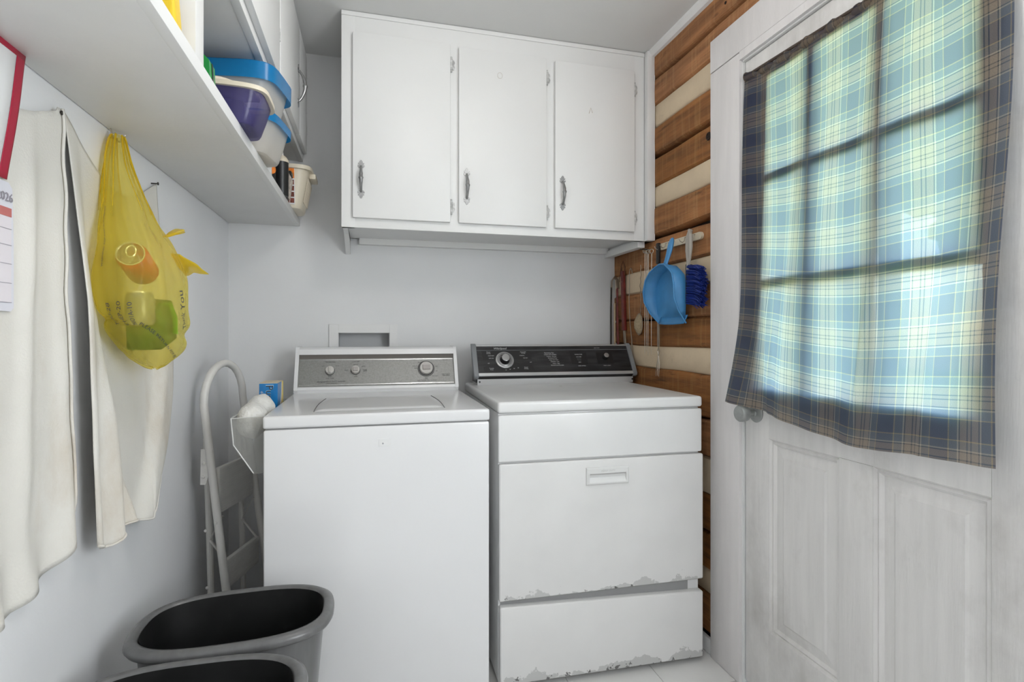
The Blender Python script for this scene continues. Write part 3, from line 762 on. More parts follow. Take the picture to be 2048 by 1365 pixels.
# console: leaning front between rounded end cheeks
CY0, CY1 = 2.236, 2.400
def prof_console(x):
    return [(x, CY0 + .004, WT), (x, CY0 - .004, WT + .012), (x, CY0 - .002, WT + .022), (x, CY0 + .062, 1.080), (x, CY0 + .070, 1.092), (x, CY0 + .082, 1.0965), (x, CY1 - .006, 1.0965), (x, CY1, 1.090), (x, CY1, WT)]
bm = B(); loft(bm, [prof_console(WX0 + .004), prof_console(WX0 + .018)]); loft(bm, [prof_console(WX1 - .018), prof_console(WX1 - .004)])
def prof_mid(x): return [(x, CY0 + .004, WT), (x, CY0 - .002, WT + .014), (x, CY0 + .003, WT + .023), (x, CY0 + .016, WT + .026), (x, CY0 + .068, 1.048), (x, CY0 + .074, 1.064), (x, CY0 + .052, 1.066), (x, CY0 + .062, 1.087), (x, CY0 + .080, 1.095), (x, CY1 - .006, 1.095), (x, CY1, 1.088), (x, CY1, WT)]
loft(bm, [prof_mid(WX0 + .018), prof_mid(WX1 - .018)])
con = obj('console', bm, white_ap, ws, smooth=40)
P0 = Vector((WX0 + .019, CY0 + .0125, WT + .026)); P1 = Vector((WX0 + .019, CY0 + .0620, 1.048))
eyc = (P1 - P0).normalized(); exc = Vector((1, 0, 0)); enc = exc.cross(eyc)
Lc = (WX1 - WX0) - .038; Hc = (P1 - P0).length
def onpan(a, b, d=0): return P0 + exc * (a * Lc) + eyc * (b * Hc) + enc * d
def pan_quad(bm, a0, a1, b0, b1, d0, d1): return prism(bm, [(a0, b0), (a1, b0), (a1, b1), (a0, b1)], lambda a, b: onpan(a, b, d0), lambda a, b: onpan(a, b, d1))
bm = B(); pan_quad(bm, 0, 1, 0, 1, -.002, .0012); pan = obj('control_panel', bm, alu, ws)
bm = B(); pan_quad(bm, .004, .996, .945, .962, .0012, .0026); pan_quad(bm, .004, .996, .03, .045, .0012, .0026); split('bright_trim', bm, chrome, ws)
bm = B(); prism(bm, [(CY0 + .062, 1.0485), (CY0 + .072, 1.0485), (CY0 + .076, 1.066), (CY0 + .058, 1.066)], lambda y, z: (WX0 + .0185, y, z), lambda y, z: (WX1 - .0185, y, z)); obj('shade_strip', bm, mat('brown_grey_strip', (.16, .145, .13), .5), ws)
def wtext(s, a, b, size, shear=0, m=ink, al='CENTER'):
    bm = text_bm(s, size, .0002, al, shear); place(bm, onpan(a, b, .0016), exc, eyc); obj('lettering', bm, m, ws, smooth=0)
wtext('Amana', .135, .155, .011, .4); wtext('HEAVY DUTY WASHER', .225, .155, .0075); wtext('LARGE CAPACITY', .20, .085, .005)
wtext('TEMPERATURE', .190, .875, .006); wtext('LOAD SIZE', .350, .875, .006); wtext('HOT', .145, .73, .005); wtext('COLD', .235, .73, .005); wtext('COLD\nRINSE', .190, .36, .005); wtext('WASH / RINSE', .190, .275, .005)
wtext('SMALL', .293, .56, .005); wtext('LARGE', .400, .70, .005); wtext('EXTRA\nLARGE', .410, .55, .005); wtext('RESET', .352, .33, .005); wtext('MEDIUM', .350, .775, .005)
wtext('SOAK', .770, .82, .005); wtext('REGULAR', .738, .68, .005); wtext('RINSE', .742, .60, .005); wtext('NORMAL', .835, .945, .005); wtext('SPIN', .885, .66, .005); wtext('OFF', .883, .48, .005)
wtext('PERM\nPRESS', .812, .21, .005); wtext('DELICATE', .868, .29, .005); wtext('PUSH TO STOP  PULL TO START', .815, .13, .0055); wtext('HEAVY DUTY\nPERM PRESS', .945, .33, .006); wtext('REGULAR', .945, .91, .005)
def wknob(a, b, r, cap):
    c = onpan(a, b, .001)
    bm = B(); lathe(bm, [(r * 1.12, 0), (r * 1.12, .0012)], c, enc); k0 = obj('dial_ring', bm, ink, ws)
    bm = B(); lathe(bm, [(r, 0), (r, .010), (r * .93, .014), (r * .5, .015)], c + enc * .0012, enc); k = obj('knob', bm, knob_m, ws)
    bm = B()
    prism(bm, [(-r * cap[0], -r * cap[1]), (r * cap[0], -r * cap[1]), (r * cap[0], r * cap[1]), (-r * cap[0], r * cap[1])], lambda x, y: c + exc * x + eyc * y + enc * .014, lambda x, y: c + exc * x * .9 + eyc * y * .9 + enc * .021)
    obj('grip', bm, knob_cap if cap[0] > .3 else knob_m, k)
wknob(.190, .55, .0165, (.25, .85)); wknob(.350, .555, .0165, (.6, .5))
c = onpan(.812, .575, .0015); bm = B(); tube(bm, [c + (exc * math.cos(t) + eyc * math.sin(t)) * .0335 for t in [2 * PI * k / 40 for k in range(40)]], .0013, 6, closed=True); obj('dial_ring', bm, ink, ws)
wknob(.812, .58, .0275, (.60, .38))
bm = B(); box(bm, .022, .058, WF - .0004, WF + .003, .818, .838); obj('badge_mark', bm, mat('pale_badge', (.80, .80, .80), .3), ws)
bm = B(); lathe(bm, [(.003, 0), (.0025, .001)], (.034, WF + .0005, .826), (0, -1, 0), 10); obj('chip', bm, mat('chip_grey', (.35, .35, .35), .6), ws)
bm = B()
for (x0, x1) in ((-.255, -.175), (.17, .235), (.045, .052)): box(bm, x0, x1, WF + .0008, WF + .0040, WT - .0075, WT - .0038, .001, 1)
split('scratch', bm, mat('scratch_grey', (.25, .24, .23), .6), ws)

# ================================================================== DRYER  (local frame: x right, y depth, z up)
dr = thing('clothes_dryer', 'white front-loading dryer with black control panel, right of the washer', 'dryer', (.3935, 1.690, 0), math.radians(-1.2))
DW, DD, DT = .737, .72, .930
def dobj(name, bm, m, parent=None, **k): return obj(name, bm, m, parent or dr, local=True, **k)
bm = B(); box(bm, .004, DW - .006, .016, DD, .02, .892, .004); dobj('body', bm, dry_ap)
bm = B(); box(bm, 0, DW, -.002, DD, .893, DT, .011, 4); dobj('top', bm, dry_ap)
bm = B(); box(bm, .002, DW - .001, .0, .020, .735, .887, .007, 3); dobj('upper_panel', bm, dry_ap)
def origin_child(name, bm, m, at):
    bmesh.ops.translate(bm, verts=bm.verts, vec=-Vector(at)); o = obj(name, bm, m, dr, local=True); o.location = at; return o
bm = B(); hx0, hx1, hz0, hz1 = .300, .452, .645, .703
px0, px1, pz0, pz1 = hx0 + .010, hx1 - .010, hz0 + .008, hz1 - .020
for q in ((.004, px0, .287, .729), (px1, DW + .002, .287, .729), (px0, px1, .287, pz0), (px0, px1, pz1, .729)):
    pass
box(bm, .004, DW + .002, -.004, .020, .287, .729, .008, 3)
ddoor = origin_child('door', bm, dry_door_m, (DW / 2, .008, .287))
# door handle: raised surround with sloping pocket
bm = B()
fr = [(hx0, hz0), (hx1, hz0), (hx1, hz1), (hx0, hz1)]; inn = [(px0, pz0), (px1, pz0), (px1, pz1), (px0, pz1)]
def rect(q, y): return [(x, y, z) for x, z in q]
loft(bm, [rect(fr, -.004), rect(fr, -.0085), rect([(hx0 + .004, hz0 + .004), (hx1 - .004, hz0 + .004), (hx1 - .004, hz1 - .004), (hx0 + .004, hz1 - .004)], -.0115), rect(inn, -.0115),
          rect([(px0 + .003, pz0 + .016), (px1 - .003, pz0 + .016), (px1 - .003, pz1 - .001), (px0 + .003, pz1 - .001)], -.0048)], cap0=False)
hnd = dobj('handle', bm, mat('handle_plastic', (.72, .72, .71), .4), smooth=0)
bm = B(); box(bm, px0 + .002, px1 - .002, -.0117, -.0105, pz1 - .0035, pz1); dobj('handle_lip', bm, mat('lip_grey', (.40, .39, .38), .5))
bm = text_bm('HEAVY DUTY', .0085, .0002); place(bm, ((hx0 + hx1) / 2, -.0116, hz1 - .012), (1, 0, 0), (0, 0, 1)); dobj('lettering', bm, mat('emboss_grey', (.52, .52, .51), .5), smooth=0)
bm = B(); box(bm, .012, DW - .05, .013, .05, .245, .30); dobj('door_gap_shade', bm, grey_shadow)  # grey strip paints the shadow in the gap between door and drawer
bm = B(); box(bm, .006, DW - .002, -.010, .035, .020, .272, .008, 3)
for v in bm.verts: v.co.z -= .020 * (v.co.x / DW) * max(0, (v.co.z - .02) / .25) + .004 * v.co.x / DW
origin_child('drawer_panel', bm, dry_drawer_m, (DW / 2, .01, .020))
bm = B()
for x in (.06, DW - .06):
    for y in (.09, DD - .07): lathe(bm, [(.020, 0), (.022, .004), (.016, .010), (.010, .026)], (x, y, 0))
split('foot', bm, blackpl, dr, True)
# console
Y0c, Y1c = .570, .690; zt, zf = 1.100, .970
sl = Vector((0, Y1c - .045 - Y0c, zt - zf)); sln = sl.normalized()
bm = B(); box(bm, .033, DW + .016, Y0c + .006, Y1c, DT - .001, .962, .002); dobj('console_base', bm, mat('console_base_grey', (.50, .50, .50), .35))
bm = B()
for x in (.043, DW + .012): lathe(bm, [(.004, 0), (.004, .001)], (x, Y0c + .0062, .944), (0, -1, 0), 10)
split('screw_hole', bm, blackp, dr, True)
def cprof(x, o=0): return [(x, Y0c + .004 - o, zf - .012 - o), (x, Y0c - .004 - o, zf - .002), (x, Y1c - .045 - o, zt + o * .5), (x, Y1c, zt + o), (x, Y1c, DT + .01), (x, Y0c + .018, DT + .01)]
bm = B(); loft(bm, [cprof(.030), cprof(DW + .018)]); dobj('console_shell', bm, blackp)
for xa, xb in ((.016, .037), (DW + .011, DW + .030)):
    bm = B(); pr = lambda x: [(x, Y0c + .006, zf - .016), (x, Y0c - .010, zf - .008), (x, Y0c - .012, zf + .004), (x, Y1c - .056, zt - .002), (x, Y1c - .046, zt + .006), (x, Y1c - .030, zt + .006), (x, Y0c + .03, zf + .01), (x, Y0c + .018, zf - .012)]
    loft(bm, [pr(xa), pr(xb)]); bmesh.ops.bevel(bm, geom=bm.edges[:], offset=.002, segments=1, affect='EDGES'); dobj('end_cap', bm, grey_cap)
Q0 = Vector((.036, Y0c - .004, zf - .002)); Lq = DW - .024; Hq = sl.length
exq = Vector((1, 0, 0)); eyq = (Vector((0, Y1c - .045, zt)) - Vector((0, Y0c - .004, zf - .002))).normalized(); enq = exq.cross(eyq)
Hq = (Vector((0, Y1c - .045, zt)) - Vector((0, Y0c - .004, zf - .002))).length
def onq(a, b, d=0): return Q0 + exq * (a * Lq) + eyq * (b * Hq) + enq * d
def qpoly(poly, d0, d1): bm = B(); prism(bm, poly, lambda a, b: onq(a, b, d0), lambda a, b: onq(a, b, d1)); return bm
qr = lambda a0, a1, b0, b1: [(a0, b0), (a1, b0), (a1, b1), (a0, b1)]
dobj('control_panel', qpoly(qr(0, 1, .09, .94), 0, .0015), wood_black)
dobj('lower_trim', qpoly(qr(0, 1, .0, .085), 0, .006), silver_strip); dobj('upper_trim', qpoly(qr(0, 1, .945, .985), 0, .004), silver_strip)
dobj('panel_line', qpoly(qr(.0, 1, .815, .825), .0015, .0019), grey_cap)
for poly in ([(.035, .505), (.345, .505), (.335, .80), (.030, .80)], [(.035, .14), (.36, .14), (.34, .32), (.22, .44), (.16, .44), (.035, .29)], qr(.60, .71, .34, .72), qr(.775, .885, .34, .72)):
    dobj('label_patch', qpoly(poly, .0015, .0018), blackp)
def qtext(s, a, b, size, m=inkpale, shear=0):
    bm = text_bm(s, size, .00015, 'CENTER', shear); place(bm, onq(a, b, .0021), exq, eyq); dobj('lettering', bm, m, smooth=0)
qtext('Whirlpool', .150, .875, .014, shear=.3)
qtext('Timed\nDrying', .075, .74, .0065); qtext('Automatic\nDrying', .295, .74, .0065); qtext('DAMP DRY', .09, .64, .0055); qtext('NORMAL', .285, .64, .0055); qtext('VERY DRY', .09, .56, .005); qtext('LESS DRY', .305, .56, .005)
qtext('Tumble\nPress', .085, .22, .0065); qtext('Timed\nDrying', .300, .24, .0065); qtext('OFF', .07, .40, .005); qtext('OFF', .335, .42, .005)
for k, s in enumerate(('10', '20', '30', '40')): qtext(s, .172 + .026 * k, .185 + .02 * k, .006)
for k, s in enumerate(('Operating Tips', 'CLEAN LINT SCREEN', 'Cottons - Normal', 'Permanent Press', 'Keep Vent Clear', 'Delicates - Low', 'Heavy - High', 'Remove Load Promptly')): qtext(s, .462 + .006 * k, .72 - .058 * k, .0062 if k else .0075)
qtext('TEMPERATURE', .655, .66, .0055); qtext('LOW  MED', .655, .58, .005); qtext('FABRIC SETTING', .665, .28, .0048); qtext('PUSH TO START', .835, .28, .0048); qtext('HEAVY DUTY', .79, .875, .0045); qtext('HIGH', .655, .40, .005)
def qknob(a, b, r, h, ring=True):
    c = onq(a, b, .0015)
    if ring:
        bm = B(); lathe(bm, [(r * 2.05, 0), (r * 2.05, .003), (r * 1.75, .0045), (r * 1.7, .002)], c, enq, 40); dobj('dial_skirt', bm, mat('dial_skirt_grey', (.40, .40, .40), .35, metal=.5))
        bm = B(); lathe(bm, [(r * 1.6, 0), (r * 1.6, .004), (r * 1.35, .006), (r * 1.3, .003)], c, enq, 40); dobj('dial_ring', bm, mat('dial_ring_grey', (.30, .30, .30), .35, metal=.5))
    bm = B(); lathe(bm, [(r * 1.15, 0), (r * 1.1, h * .3), (r, h * .5), (r, h * .9), (r * .96, h)], c, enq, 32); k = dobj('knob', bm, blackpl)
    bm = B(); lathe(bm, [(r * .9, h), (r * .9, h + .0012), (r * .80, h + .002), (r * .75, h + .0012)], c, enq, 32); dobj('knob_cap', bm, mat('knob_face', (.45, .45, .45), .3, metal=.8), k)
qknob(.172, .50, .0195, .026); qknob(.833, .56, .0125, .020, False)
bm = B(); lathe(bm, [(.011, 0), (.008, .001)], onq(.655, .50, .0017), enq, 20); dobj('switch_hole', bm, dark_gap)
bm = B(); box(bm, .365, .49, .475, .4765, DT - .0004, DT + .0003); tube(bm, [(.365, .476, DT), (.37, .45, DT)], .0008, 5); dobj('top_scratch', bm, mat('scratch_pale_grey', (.45, .45, .44), .6))

# ================================================================== CURTAIN
PER = .128
CW, CH = 1.512 - .722, 1.0
def curt(u, v):
    """u 0 = casing side, 1 = hinge side; v 0 = top, 1 = bottom"""
    yl = 1.516 + .006 * max(0, (v - .62) / .38) ** 1.5 - .010 * math.sin(PI * v)
    yr = .750 + .010 * v
    y = yl + (yr - yl) * u
    zt = 1.982 - .034 * u + .010 * math.sin(PI * u) * 0 - .008 * math.sin(PI * min(1, u * 2))
    zb = .930 - .058 * math.sin(min(1, u / .62) * PI / 2) ** 1.5 + .022 * max(0, (u - .6) / .4)
    z = zt + (zb - zt) * v
    amp = .0018 + .006 * v
    x = 1.182 - .030 * v - amp * math.sin(u * 19 + 1.1 + 1.2 * v) - .5 * amp * math.sin(u * 43 + v * 3)
    x -= .048 * math.exp(-((u - .045) / .07) ** 2) * max(0, (v - .72) / .28) ** 1.6      # bulge over the knob
    x += .006 * math.exp(-((u - .09) / .03) ** 2) * (1 - v)
    y += .006 * math.sin(v * 7 + u * 9)
    x -= .010 * math.exp(-((u - .575 - .10 * (1 - v)) / .010) ** 2) * min(1, max(0, (v - .55) / .2)) * min(1, max(0, (.97 - v) / .1))
    x -= .007 * math.exp(-((u - .20 + .16 * (1 - v)) / .016) ** 2) * min(1, max(0, (v - .5) / .2))
    x -= .006 * math.exp(-((u - .80 - .05 * (1 - v)) / .012) ** 2) * min(1, max(0, (v - .6) / .2))
    # sag of the weft in the upper part
    z -= .020 * math.sin(PI * u) * (1 - v) * v * 2
    return (min(x, 1.1865), y, z)
cu = thing('plaid_curtain', 'blue and tan plaid cotton curtain hanging over the door glass', 'curtain', (1.14, 1.1, .88))
bm = B(); grid(bm, curt, 110, 90, uvf=lambda u, v: (u * CW / PER + .40, v * 1.04 / PER + .08))
obj('cloth', bm, plaid_m, cu, smooth=180)
# rolled rod pocket along the top
bm = B(); n = 70
uvl = bm.loops.layers.uv.verify()
def roll(u, a):
    x, y, z = curt(u, 0); r = .011 + .004 * math.sin(u * 60) + .003 * math.sin(u * 133)
    return (x + .004 + r * .9 * math.cos(a), y + .004 * math.sin(u * 80), z + .004 + r * math.sin(a))
grid(bm, lambda i, j: roll(i, j * 2 * PI), n, 10, uvf=lambda i, j: (i * CW / PER * 1.3 + .4, j * .5))
obj('rod_pocket', bm, plaid_m, cu, smooth=180)
bm = B()
def lap(i, j):
    x, y, z = curt(0, i * .36)
    return (x + .010 + .012 * j, y - .006 + .024 * math.sin(j * PI) + .004 * math.sin(i * 12), z)
grid(bm, lap, 26, 6, uvf=lambda i, j: (.30 + j * .3, i * .36 * 1.04 / PER)); obj('folded_edge', bm, plaid_m, cu, smooth=180)
bm = B(); cyl(bm, (1.1815, 1.520, 1.990), (1.1815, .72, 1.956), .0045, seg=12); obj('rod', bm, mat('brown_rod', (.06, .04, .03), .5), cu)

# ================================================================== HANGING TOOLS ON THE LOG WALL
RX = 1.1835
t = thing('hook_rail', 'cream hook rail screwed to the log wall under the cabinet', 'hook rail', (RX - .004, 1.89, 1.50))
bm = B(); pts = [(2.035, 1.500), (2.035, 1.527)] + [(1.757 - .0135 * math.sin(a), 1.5135 + .0135 * math.cos(a)) for a in [PI * k / 8 for k in range(9)]]
prism(bm, pts, lambda y, z: (RX, y, z), lambda y, z: (RX - .010, y, z)); obj('board', bm, beige_rail, t)
for y in (1.785, 1.845, 1.925, 1.985, 2.030):
    bm = B(); tube(bm, [(RX - .010, y, 1.522), (RX - .016, y, 1.521), (RX - .018, y, 1.508), (RX - .026, y, 1.501), (RX - .036, y, 1.506), (RX - .040, y, 1.514)], .0018, 8); obj('hook', bm, steel, t)
# dustpan
t = thing('dustpan', 'bright blue plastic dustpan hanging from the hook rail', 'dustpan', (1.15, 1.96, 1.19))
outl = [(2.078, 1.192), (2.105, 1.235), (2.118, 1.285), (2.120, 1.330), (2.100, 1.375), (2.060, 1.405), (2.010, 1.422), (1.965, 1.432), (1.925, 1.428), (1.885, 1.405), (1.858, 1.385), (1.845, 1.345), (1.846, 1.29), (1.850, 1.24), (1.853, 1.192)]
outl = [(1.900 + (y * .962 - 1.890) * .88, 1.15 + (z - 1.15) * .965) for y, z in outl]
cyy, czz = 1.900, 1.295
def depth(z): return .058 * min(1, max(0, (z - 1.190) / .10)) ** .7
rb = [(1.152, cyy + (y - cyy) * .86, max(1.194, czz + (z - czz) * .86)) for y, z in outl]
rm = [(1.147, cyy + (y - cyy) * .95, max(1.191, czz + (z - czz) * .95)) for y, z in outl]
rt = [(1.152 - .002 - depth(z), y, z) for y, z in outl]
bm = B(); V = [[bm.verts.new(p) for p in r] for r in (rb, rm, rt)]
for a, b_ in zip(V, V[1:]):
    for k in range(len(outl) - 1): bm.faces.new((a[k], a[k + 1], b_[k + 1], b_[k]))
cen = bm.verts.new((1.153, cyy, czz))
for k in range(len(outl) - 1): bm.faces.new((V[0][k], V[0][k + 1], cen))
# lip
bm.faces.new((V[0][0], cen, V[0][-1]))
pn = obj('pan', bm, blue_pl, t, solid=.003, smooth=40)
bm = B(); tube(bm, rt[:], .0032, 8); obj('rim', bm, blue_pl, t)
bm = B(); grid(bm, lambda u, v: (1.142 + .011 * v, 1.990 - .180 * u + (.009 - .018 * u) * v, 1.189 + .032 * v - .003 * math.sin(PI * u)), 8, 3); obj('ramp', bm, blue_pl, t, solid=.003)
bm = B(); tube(bm, [(1.104, 1.886, 1.408), (1.114, 1.884, 1.435), (1.128, 1.886, 1.475), (1.138, 1.890, 1.510), (1.144, 1.892, 1.528)], [.015, .012, .017, .017, .008], 14, flat=.55); obj('handle', bm, blue_pl, t, sub=1)
# brush
t = thing('hand_brush', 'taupe handled hand brush with blue bristles hanging by the door casing', 'brush', (1.15, 1.76, 1.25))
ABS[t.name] = Vector((1.15, 1.772, 1.25))
bm = B(); tube(bm, [(1.152, 1.792, 1.538), (1.145, 1.795, 1.51), (1.142, 1.794, 1.46), (1.143, 1.793, 1.42), (1.146, 1.800, 1.38), (1.148, 1.806, 1.32), (1.150, 1.812, 1.275)], [.008, .010, .010, .007, .0075, .008, .006], 12); obj('handle', bm, taupe, t)
bm = B(); tube(bm, [(1.146, 1.792, 1.536), (1.138, 1.772, 1.515), (1.136, 1.768, 1.47), (1.140, 1.778, 1.43), (1.142, 1.786, 1.41)], [.006, .008, .008, .005, .004], 10); obj('handle_side', bm, taupe, t)
bm = B(); box(bm, 1.138, 1.164, 1.796, 1.806, 1.262, 1.410, .003); obj('brush_back', bm, blackpl, t)
bm = B(); rnd = random.Random(3)
for k in range(340):
    zz = rnd.uniform(1.262, 1.405); xx = rnd.uniform(1.136, 1.166)
    ang = rnd.uniform(-.12, .12); L_ = .092 + rnd.uniform(-.008, .006) - .02 * ((zz - 1.333) / .07) ** 2 * .6
    tube(bm, [(xx, 1.797, zz), (xx + rnd.uniform(-.004, .003), 1.797 - L_ * .6, zz + ang * .02 - .006), (xx + rnd.uniform(-.008, .003), 1.797 - L_, zz + ang * .05 - .018)], [.0022, .0022, .0014], 4)
o = obj('bristles', bm, bristle_m, t, smooth=0); o['kind'] = 'stuff'
# barbecue fork
t = thing('barbecue_fork', 'long steel fork with black handle hanging behind the dustpan', 'fork', (1.165, 2.035, .97))
bm = B(); box(bm, 1.158, 1.170, 2.026, 2.046, 1.442, 1.530, .003); obj('handle', bm, blackpl, t)
bm = B(); tube(bm, [(1.164, 2.040, 1.445), (1.165, 2.040, 1.10)], .0022, 8); tube(bm, [(1.164, 2.031, 1.445), (1.165, 2.031, 1.10)], .0022, 8); box(bm, 1.163, 1.167, 2.027, 2.044, 1.095, 1.20, .001); obj('shaft', bm, dull_steel, t)
bm = B()
tube(bm, [(1.165, 2.040, 1.10), (1.165, 2.028, 1.078), (1.165, 2.038, 1.05), (1.163, 2.046, 1.02), (1.158, 2.046, .972)], [.002, .002, .002, .0018, .0006], 7)
tube(bm, [(1.165, 2.031, 1.10), (1.165, 2.044, 1.078), (1.165, 2.032, 1.05), (1.163, 2.024, 1.02), (1.158, 2.022, .972)], [.002, .002, .002, .0018, .0006], 7)
tube(bm, [(1.165, 2.036, 1.075), (1.163, 2.035, 1.03), (1.158, 2.034, .974)], [.002, .0018, .0006], 7); split('tine', bm, steel, t)
# skewers
for k, (y, zt_, zb_, lab) in enumerate(((2.166, 1.520, 1.062, 'steel skewer with looped end, leftmost of the skewers'), (2.150, 1.516, 1.072, 'steel skewer with looped end, second of the skewers'), (2.137, 1.512, 1.056, 'steel skewer with looped end, third of the skewers'), (2.108, 1.510, 1.060, 'steel skewer with looped end, nearest the dustpan'))):
    t = thing('skewer', lab, 'skewer', (1.172, y, zb_), group='skewers on the log wall')
    bm = B(); tube(bm, [(1.174, y, zt_ - .012), (1.174, y + .002, 1.28), (1.172, y, zb_)], [.0017, .0017, .0006], 6); obj('rod', bm, steel, t)
    bm = B(); tube(bm, [(1.173 - .004 * math.sin(a), y + .009 * math.sin(a), zt_ + .009 * math.cos(a) - .003) for a in [2 * PI * q / 14 for q in range(14)]], .0017, 6, closed=True); obj('loop', bm, steel, t)
    bm = B(); lathe(bm, [(.003, 0), (.0045, .004), (.003, .008)], (1.174, y + .002, 1.305 - .01 * k), (0, 0, 1), 10); obj('bead', bm, chrome, t)
bm = B(); lathe(bm, [(.002, 0), (.002, .050), (.0035, .050), (.0035, .052)], (1.19, 2.142, 1.519), (-1, 0, 0), 8); tag(obj('nail', bm, nail_m), 'nail carrying the steel skewers on the log wall', 'nail')
# strainer
t = thing('strainer', 'small old round net strainer with twisted wire handle', 'strainer', (1.175, 2.225, 1.145))
bm = B(); tube(bm, [(1.176 + .0015 * math.sin(k * 1.4), 2.212 - .004 * math.sin(k * .35) + .0018 * math.cos(k * 1.4), 1.46 - .22 * k / 30) for k in range(31)], .0017, 6); obj('handle', bm, dull_steel, t)
bm = B(); tube(bm, [(1.174, 2.222 + .032 * math.sin(a), 1.193 + .048 * math.cos(a)) for a in [2 * PI * q / 24 for q in range(24)]], .002, 6, closed=True); obj('hoop', bm, dull_steel, t)
bm = B()
def bowl(u, v):
    a = 2 * PI * u; r = v
    return (1.174 - .022 * (1 - r * r) + .003 * noise.noise((math.cos(a) * r * 4, math.sin(a) * r * 4, 0)), 2.222 + .032 * r * math.sin(a), 1.193 + .048 * r * math.cos(a) - .004 * (1 - r))
grid(bm, bowl, 24, 7, wrap=True); obj('net', bm, net_m, t, solid=.001, smooth=60)
# bent wire
bm = B(); tube(bm, [(1.176, 2.290, 1.428), (1.172, 2.290, 1.446), (1.174, 2.300, 1.456), (1.176, 2.315, 1.452), (1.176, 2.322, 1.430), (1.177, 2.322, 1.38), (1.177, 2.326, 1.32), (1.177, 2.322, 1.26), (1.177, 2.316, 1.2), (1.177, 2.298, 1.12), (1.177, 2.296, 1.02)], .0018, 7)
tag(obj('bent_wire', bm, steel), 'thin bent wire with a hooked top on the log wall', 'wire')
# tongs and red-handled turner in the corner
t = thing('barbecue_tongs', 'dark strap tongs with a bent steel top in the wall corner', 'tongs', (1.16, 2.45, .96))
bm = B(); tube(bm, [(1.150, 2.452, .96), (1.150, 2.466, 1.10), (1.152, 2.472, 1.25), (1.154, 2.470, 1.38)], .009, 10, flat=.25); obj('dark_arm', bm, leather, t)
bm = B(); tube(bm, [(1.154, 2.470, 1.375), (1.155, 2.468, 1.41), (1.160, 2.452, 1.428), (1.166, 2.434, 1.415), (1.168, 2.430, 1.37)], .010, 12, flat=.18); obj('spring_bend', bm, dull_steel, t)
bm = B(); tube(bm, [(1.166, 2.430, 1.375), (1.166, 2.428, 1.20), (1.164, 2.415, 1.08)], .010, 10, flat=.35); obj('red_arm', bm, red_wood, t)
bm = B(); tube(bm, [(1.160, 2.448, 1.30), (1.158, 2.440, 1.10), (1.156, 2.438, .96)], .008, 10, flat=.3); obj('wood_arm', bm, pale_wood, t)
t = thing('turner', 'red wooden handled turner with a dull steel blade in the wall corner', 'turner', (1.17, 2.36, .96))
bm = B(); box(bm, 1.168, 1.181, 2.372, 2.400, 1.165, 1.452, .003); bmesh.ops.rotate(bm, verts=bm.verts, cent=(1.175, 2.385, 1.45), matrix=Matrix.Rotation(-.05, 3, 'X')); obj('handle', bm, red_wood, t)
bm = B(); tube(bm, [(1.172, 2.388, 1.44), (1.168, 2.392, 1.475), (1.172, 2.378, 1.498), (1.176, 2.366, 1.47), (1.176, 2.372, 1.43)], .002, 6); tube(bm, [(1.170, 2.395, 1.47), (1.164, 2.40, 1.42), (1.165, 2.402, 1.40)], .0015, 6); split('hanging_cord', bm, mat('brown_cord', (.12, .05, .025), .8), t)
bm = B(); tube(bm, [(1.179, 2.382, 1.17), (1.179, 2.368, 1.08), (1.179, 2.345, .975)], .014, 10, flat=.14); obj('blade', bm, dull_steel, t)
bm = B(); 
for z in (1.22, 1.40): lathe(bm, [(.003, 0), (.0025, .001)], (1.1675, 2.384, z), (-1, 0, 0), 10)
split('rivet', bm, dull_steel, t)

# ================================================================== LEFT WALL: CALENDAR, CLOTHS, BAG
t = thing('wall_calendar', 'wall calendar with a crimson bordered picture sheet, left of the cloths', 'calendar', (-.566, .95, 1.13))
def sheet(name, y0, y1, z0, z1, m, x=-.566, curl=0.0, nz=14):
    bm = B(); grid(bm, lambda u, v: (x + .004 * math.sin(v * 3) + curl * u * u * (1 - abs(2 * v - .9)) * .5, y0 + (y1 - y0) * u - curl * .9 * (v) * u, z1 + (z0 - z1) * v), 8, nz)
    return obj(name, bm, m, t, solid=.0006, smooth=60)
def yrp(v): return 1.088 - .050 * (1 - (1 - v) ** 2.2)
def pic(y0f, y1f, v0, v1, dx): 
    bm = B()
    grid(bm, lambda u, v: (lambda vv: (-.563 + dx + .010 * math.sin(vv * PI), y0f(vv) + (y1f(vv) - y0f(vv)) * u, 1.622 - .226 * vv + 0))(v0 + (v1 - v0) * v), 6, 14)
    return bm
obj('picture_sheet', pic(lambda v: .80, yrp, 0, 1, 0), paper, t, solid=.0006, smooth=60)
obj('red_border', pic(lambda v: yrp(v) - .021, yrp, 0, 1, .0008), red_print, t, solid=.0004, smooth=60)
obj('red_border', pic(lambda v: .80, yrp, 0, .075, .0008), red_print, t, solid=.0004, smooth=60)
bm = B(); tube(bm, [(-.560, 1.015 + .022 * math.cos(a), 1.558 + .024 * math.sin(a)) for a in [2 * PI * k / 24 for k in range(24)]], .0014, 6, closed=True); obj('round_emblem', bm, bluegrey, t)
bm = B(); prism(bm, [(.80, 1.190), (1.050, 1.186), (1.0575, 1.192), (1.0575, 1.30), (1.054, 1.385), (1.045, 1.393), (.80, 1.396)], lambda y, z: (-.565, y, z), lambda y, z: (-.5635, y, z)); obj('month_page', bm, mat('page_margin', (.70, .70, .76), .6, var=.02), t)
bm = B(); prism(bm, [(.80, 1.200), (1.050, 1.200), (1.050, 1.350), (.80, 1.350)], lambda y, z: (-.5632, y, z), lambda y, z: (-.5628, y, z)); obj('month_grid', bm, paper_grid, t)
bm = B(); box(bm, -.5628, -.5622, .80, 1.050, 1.338, 1.352); obj('heading_bar', bm, salmon, t)
bm = B()
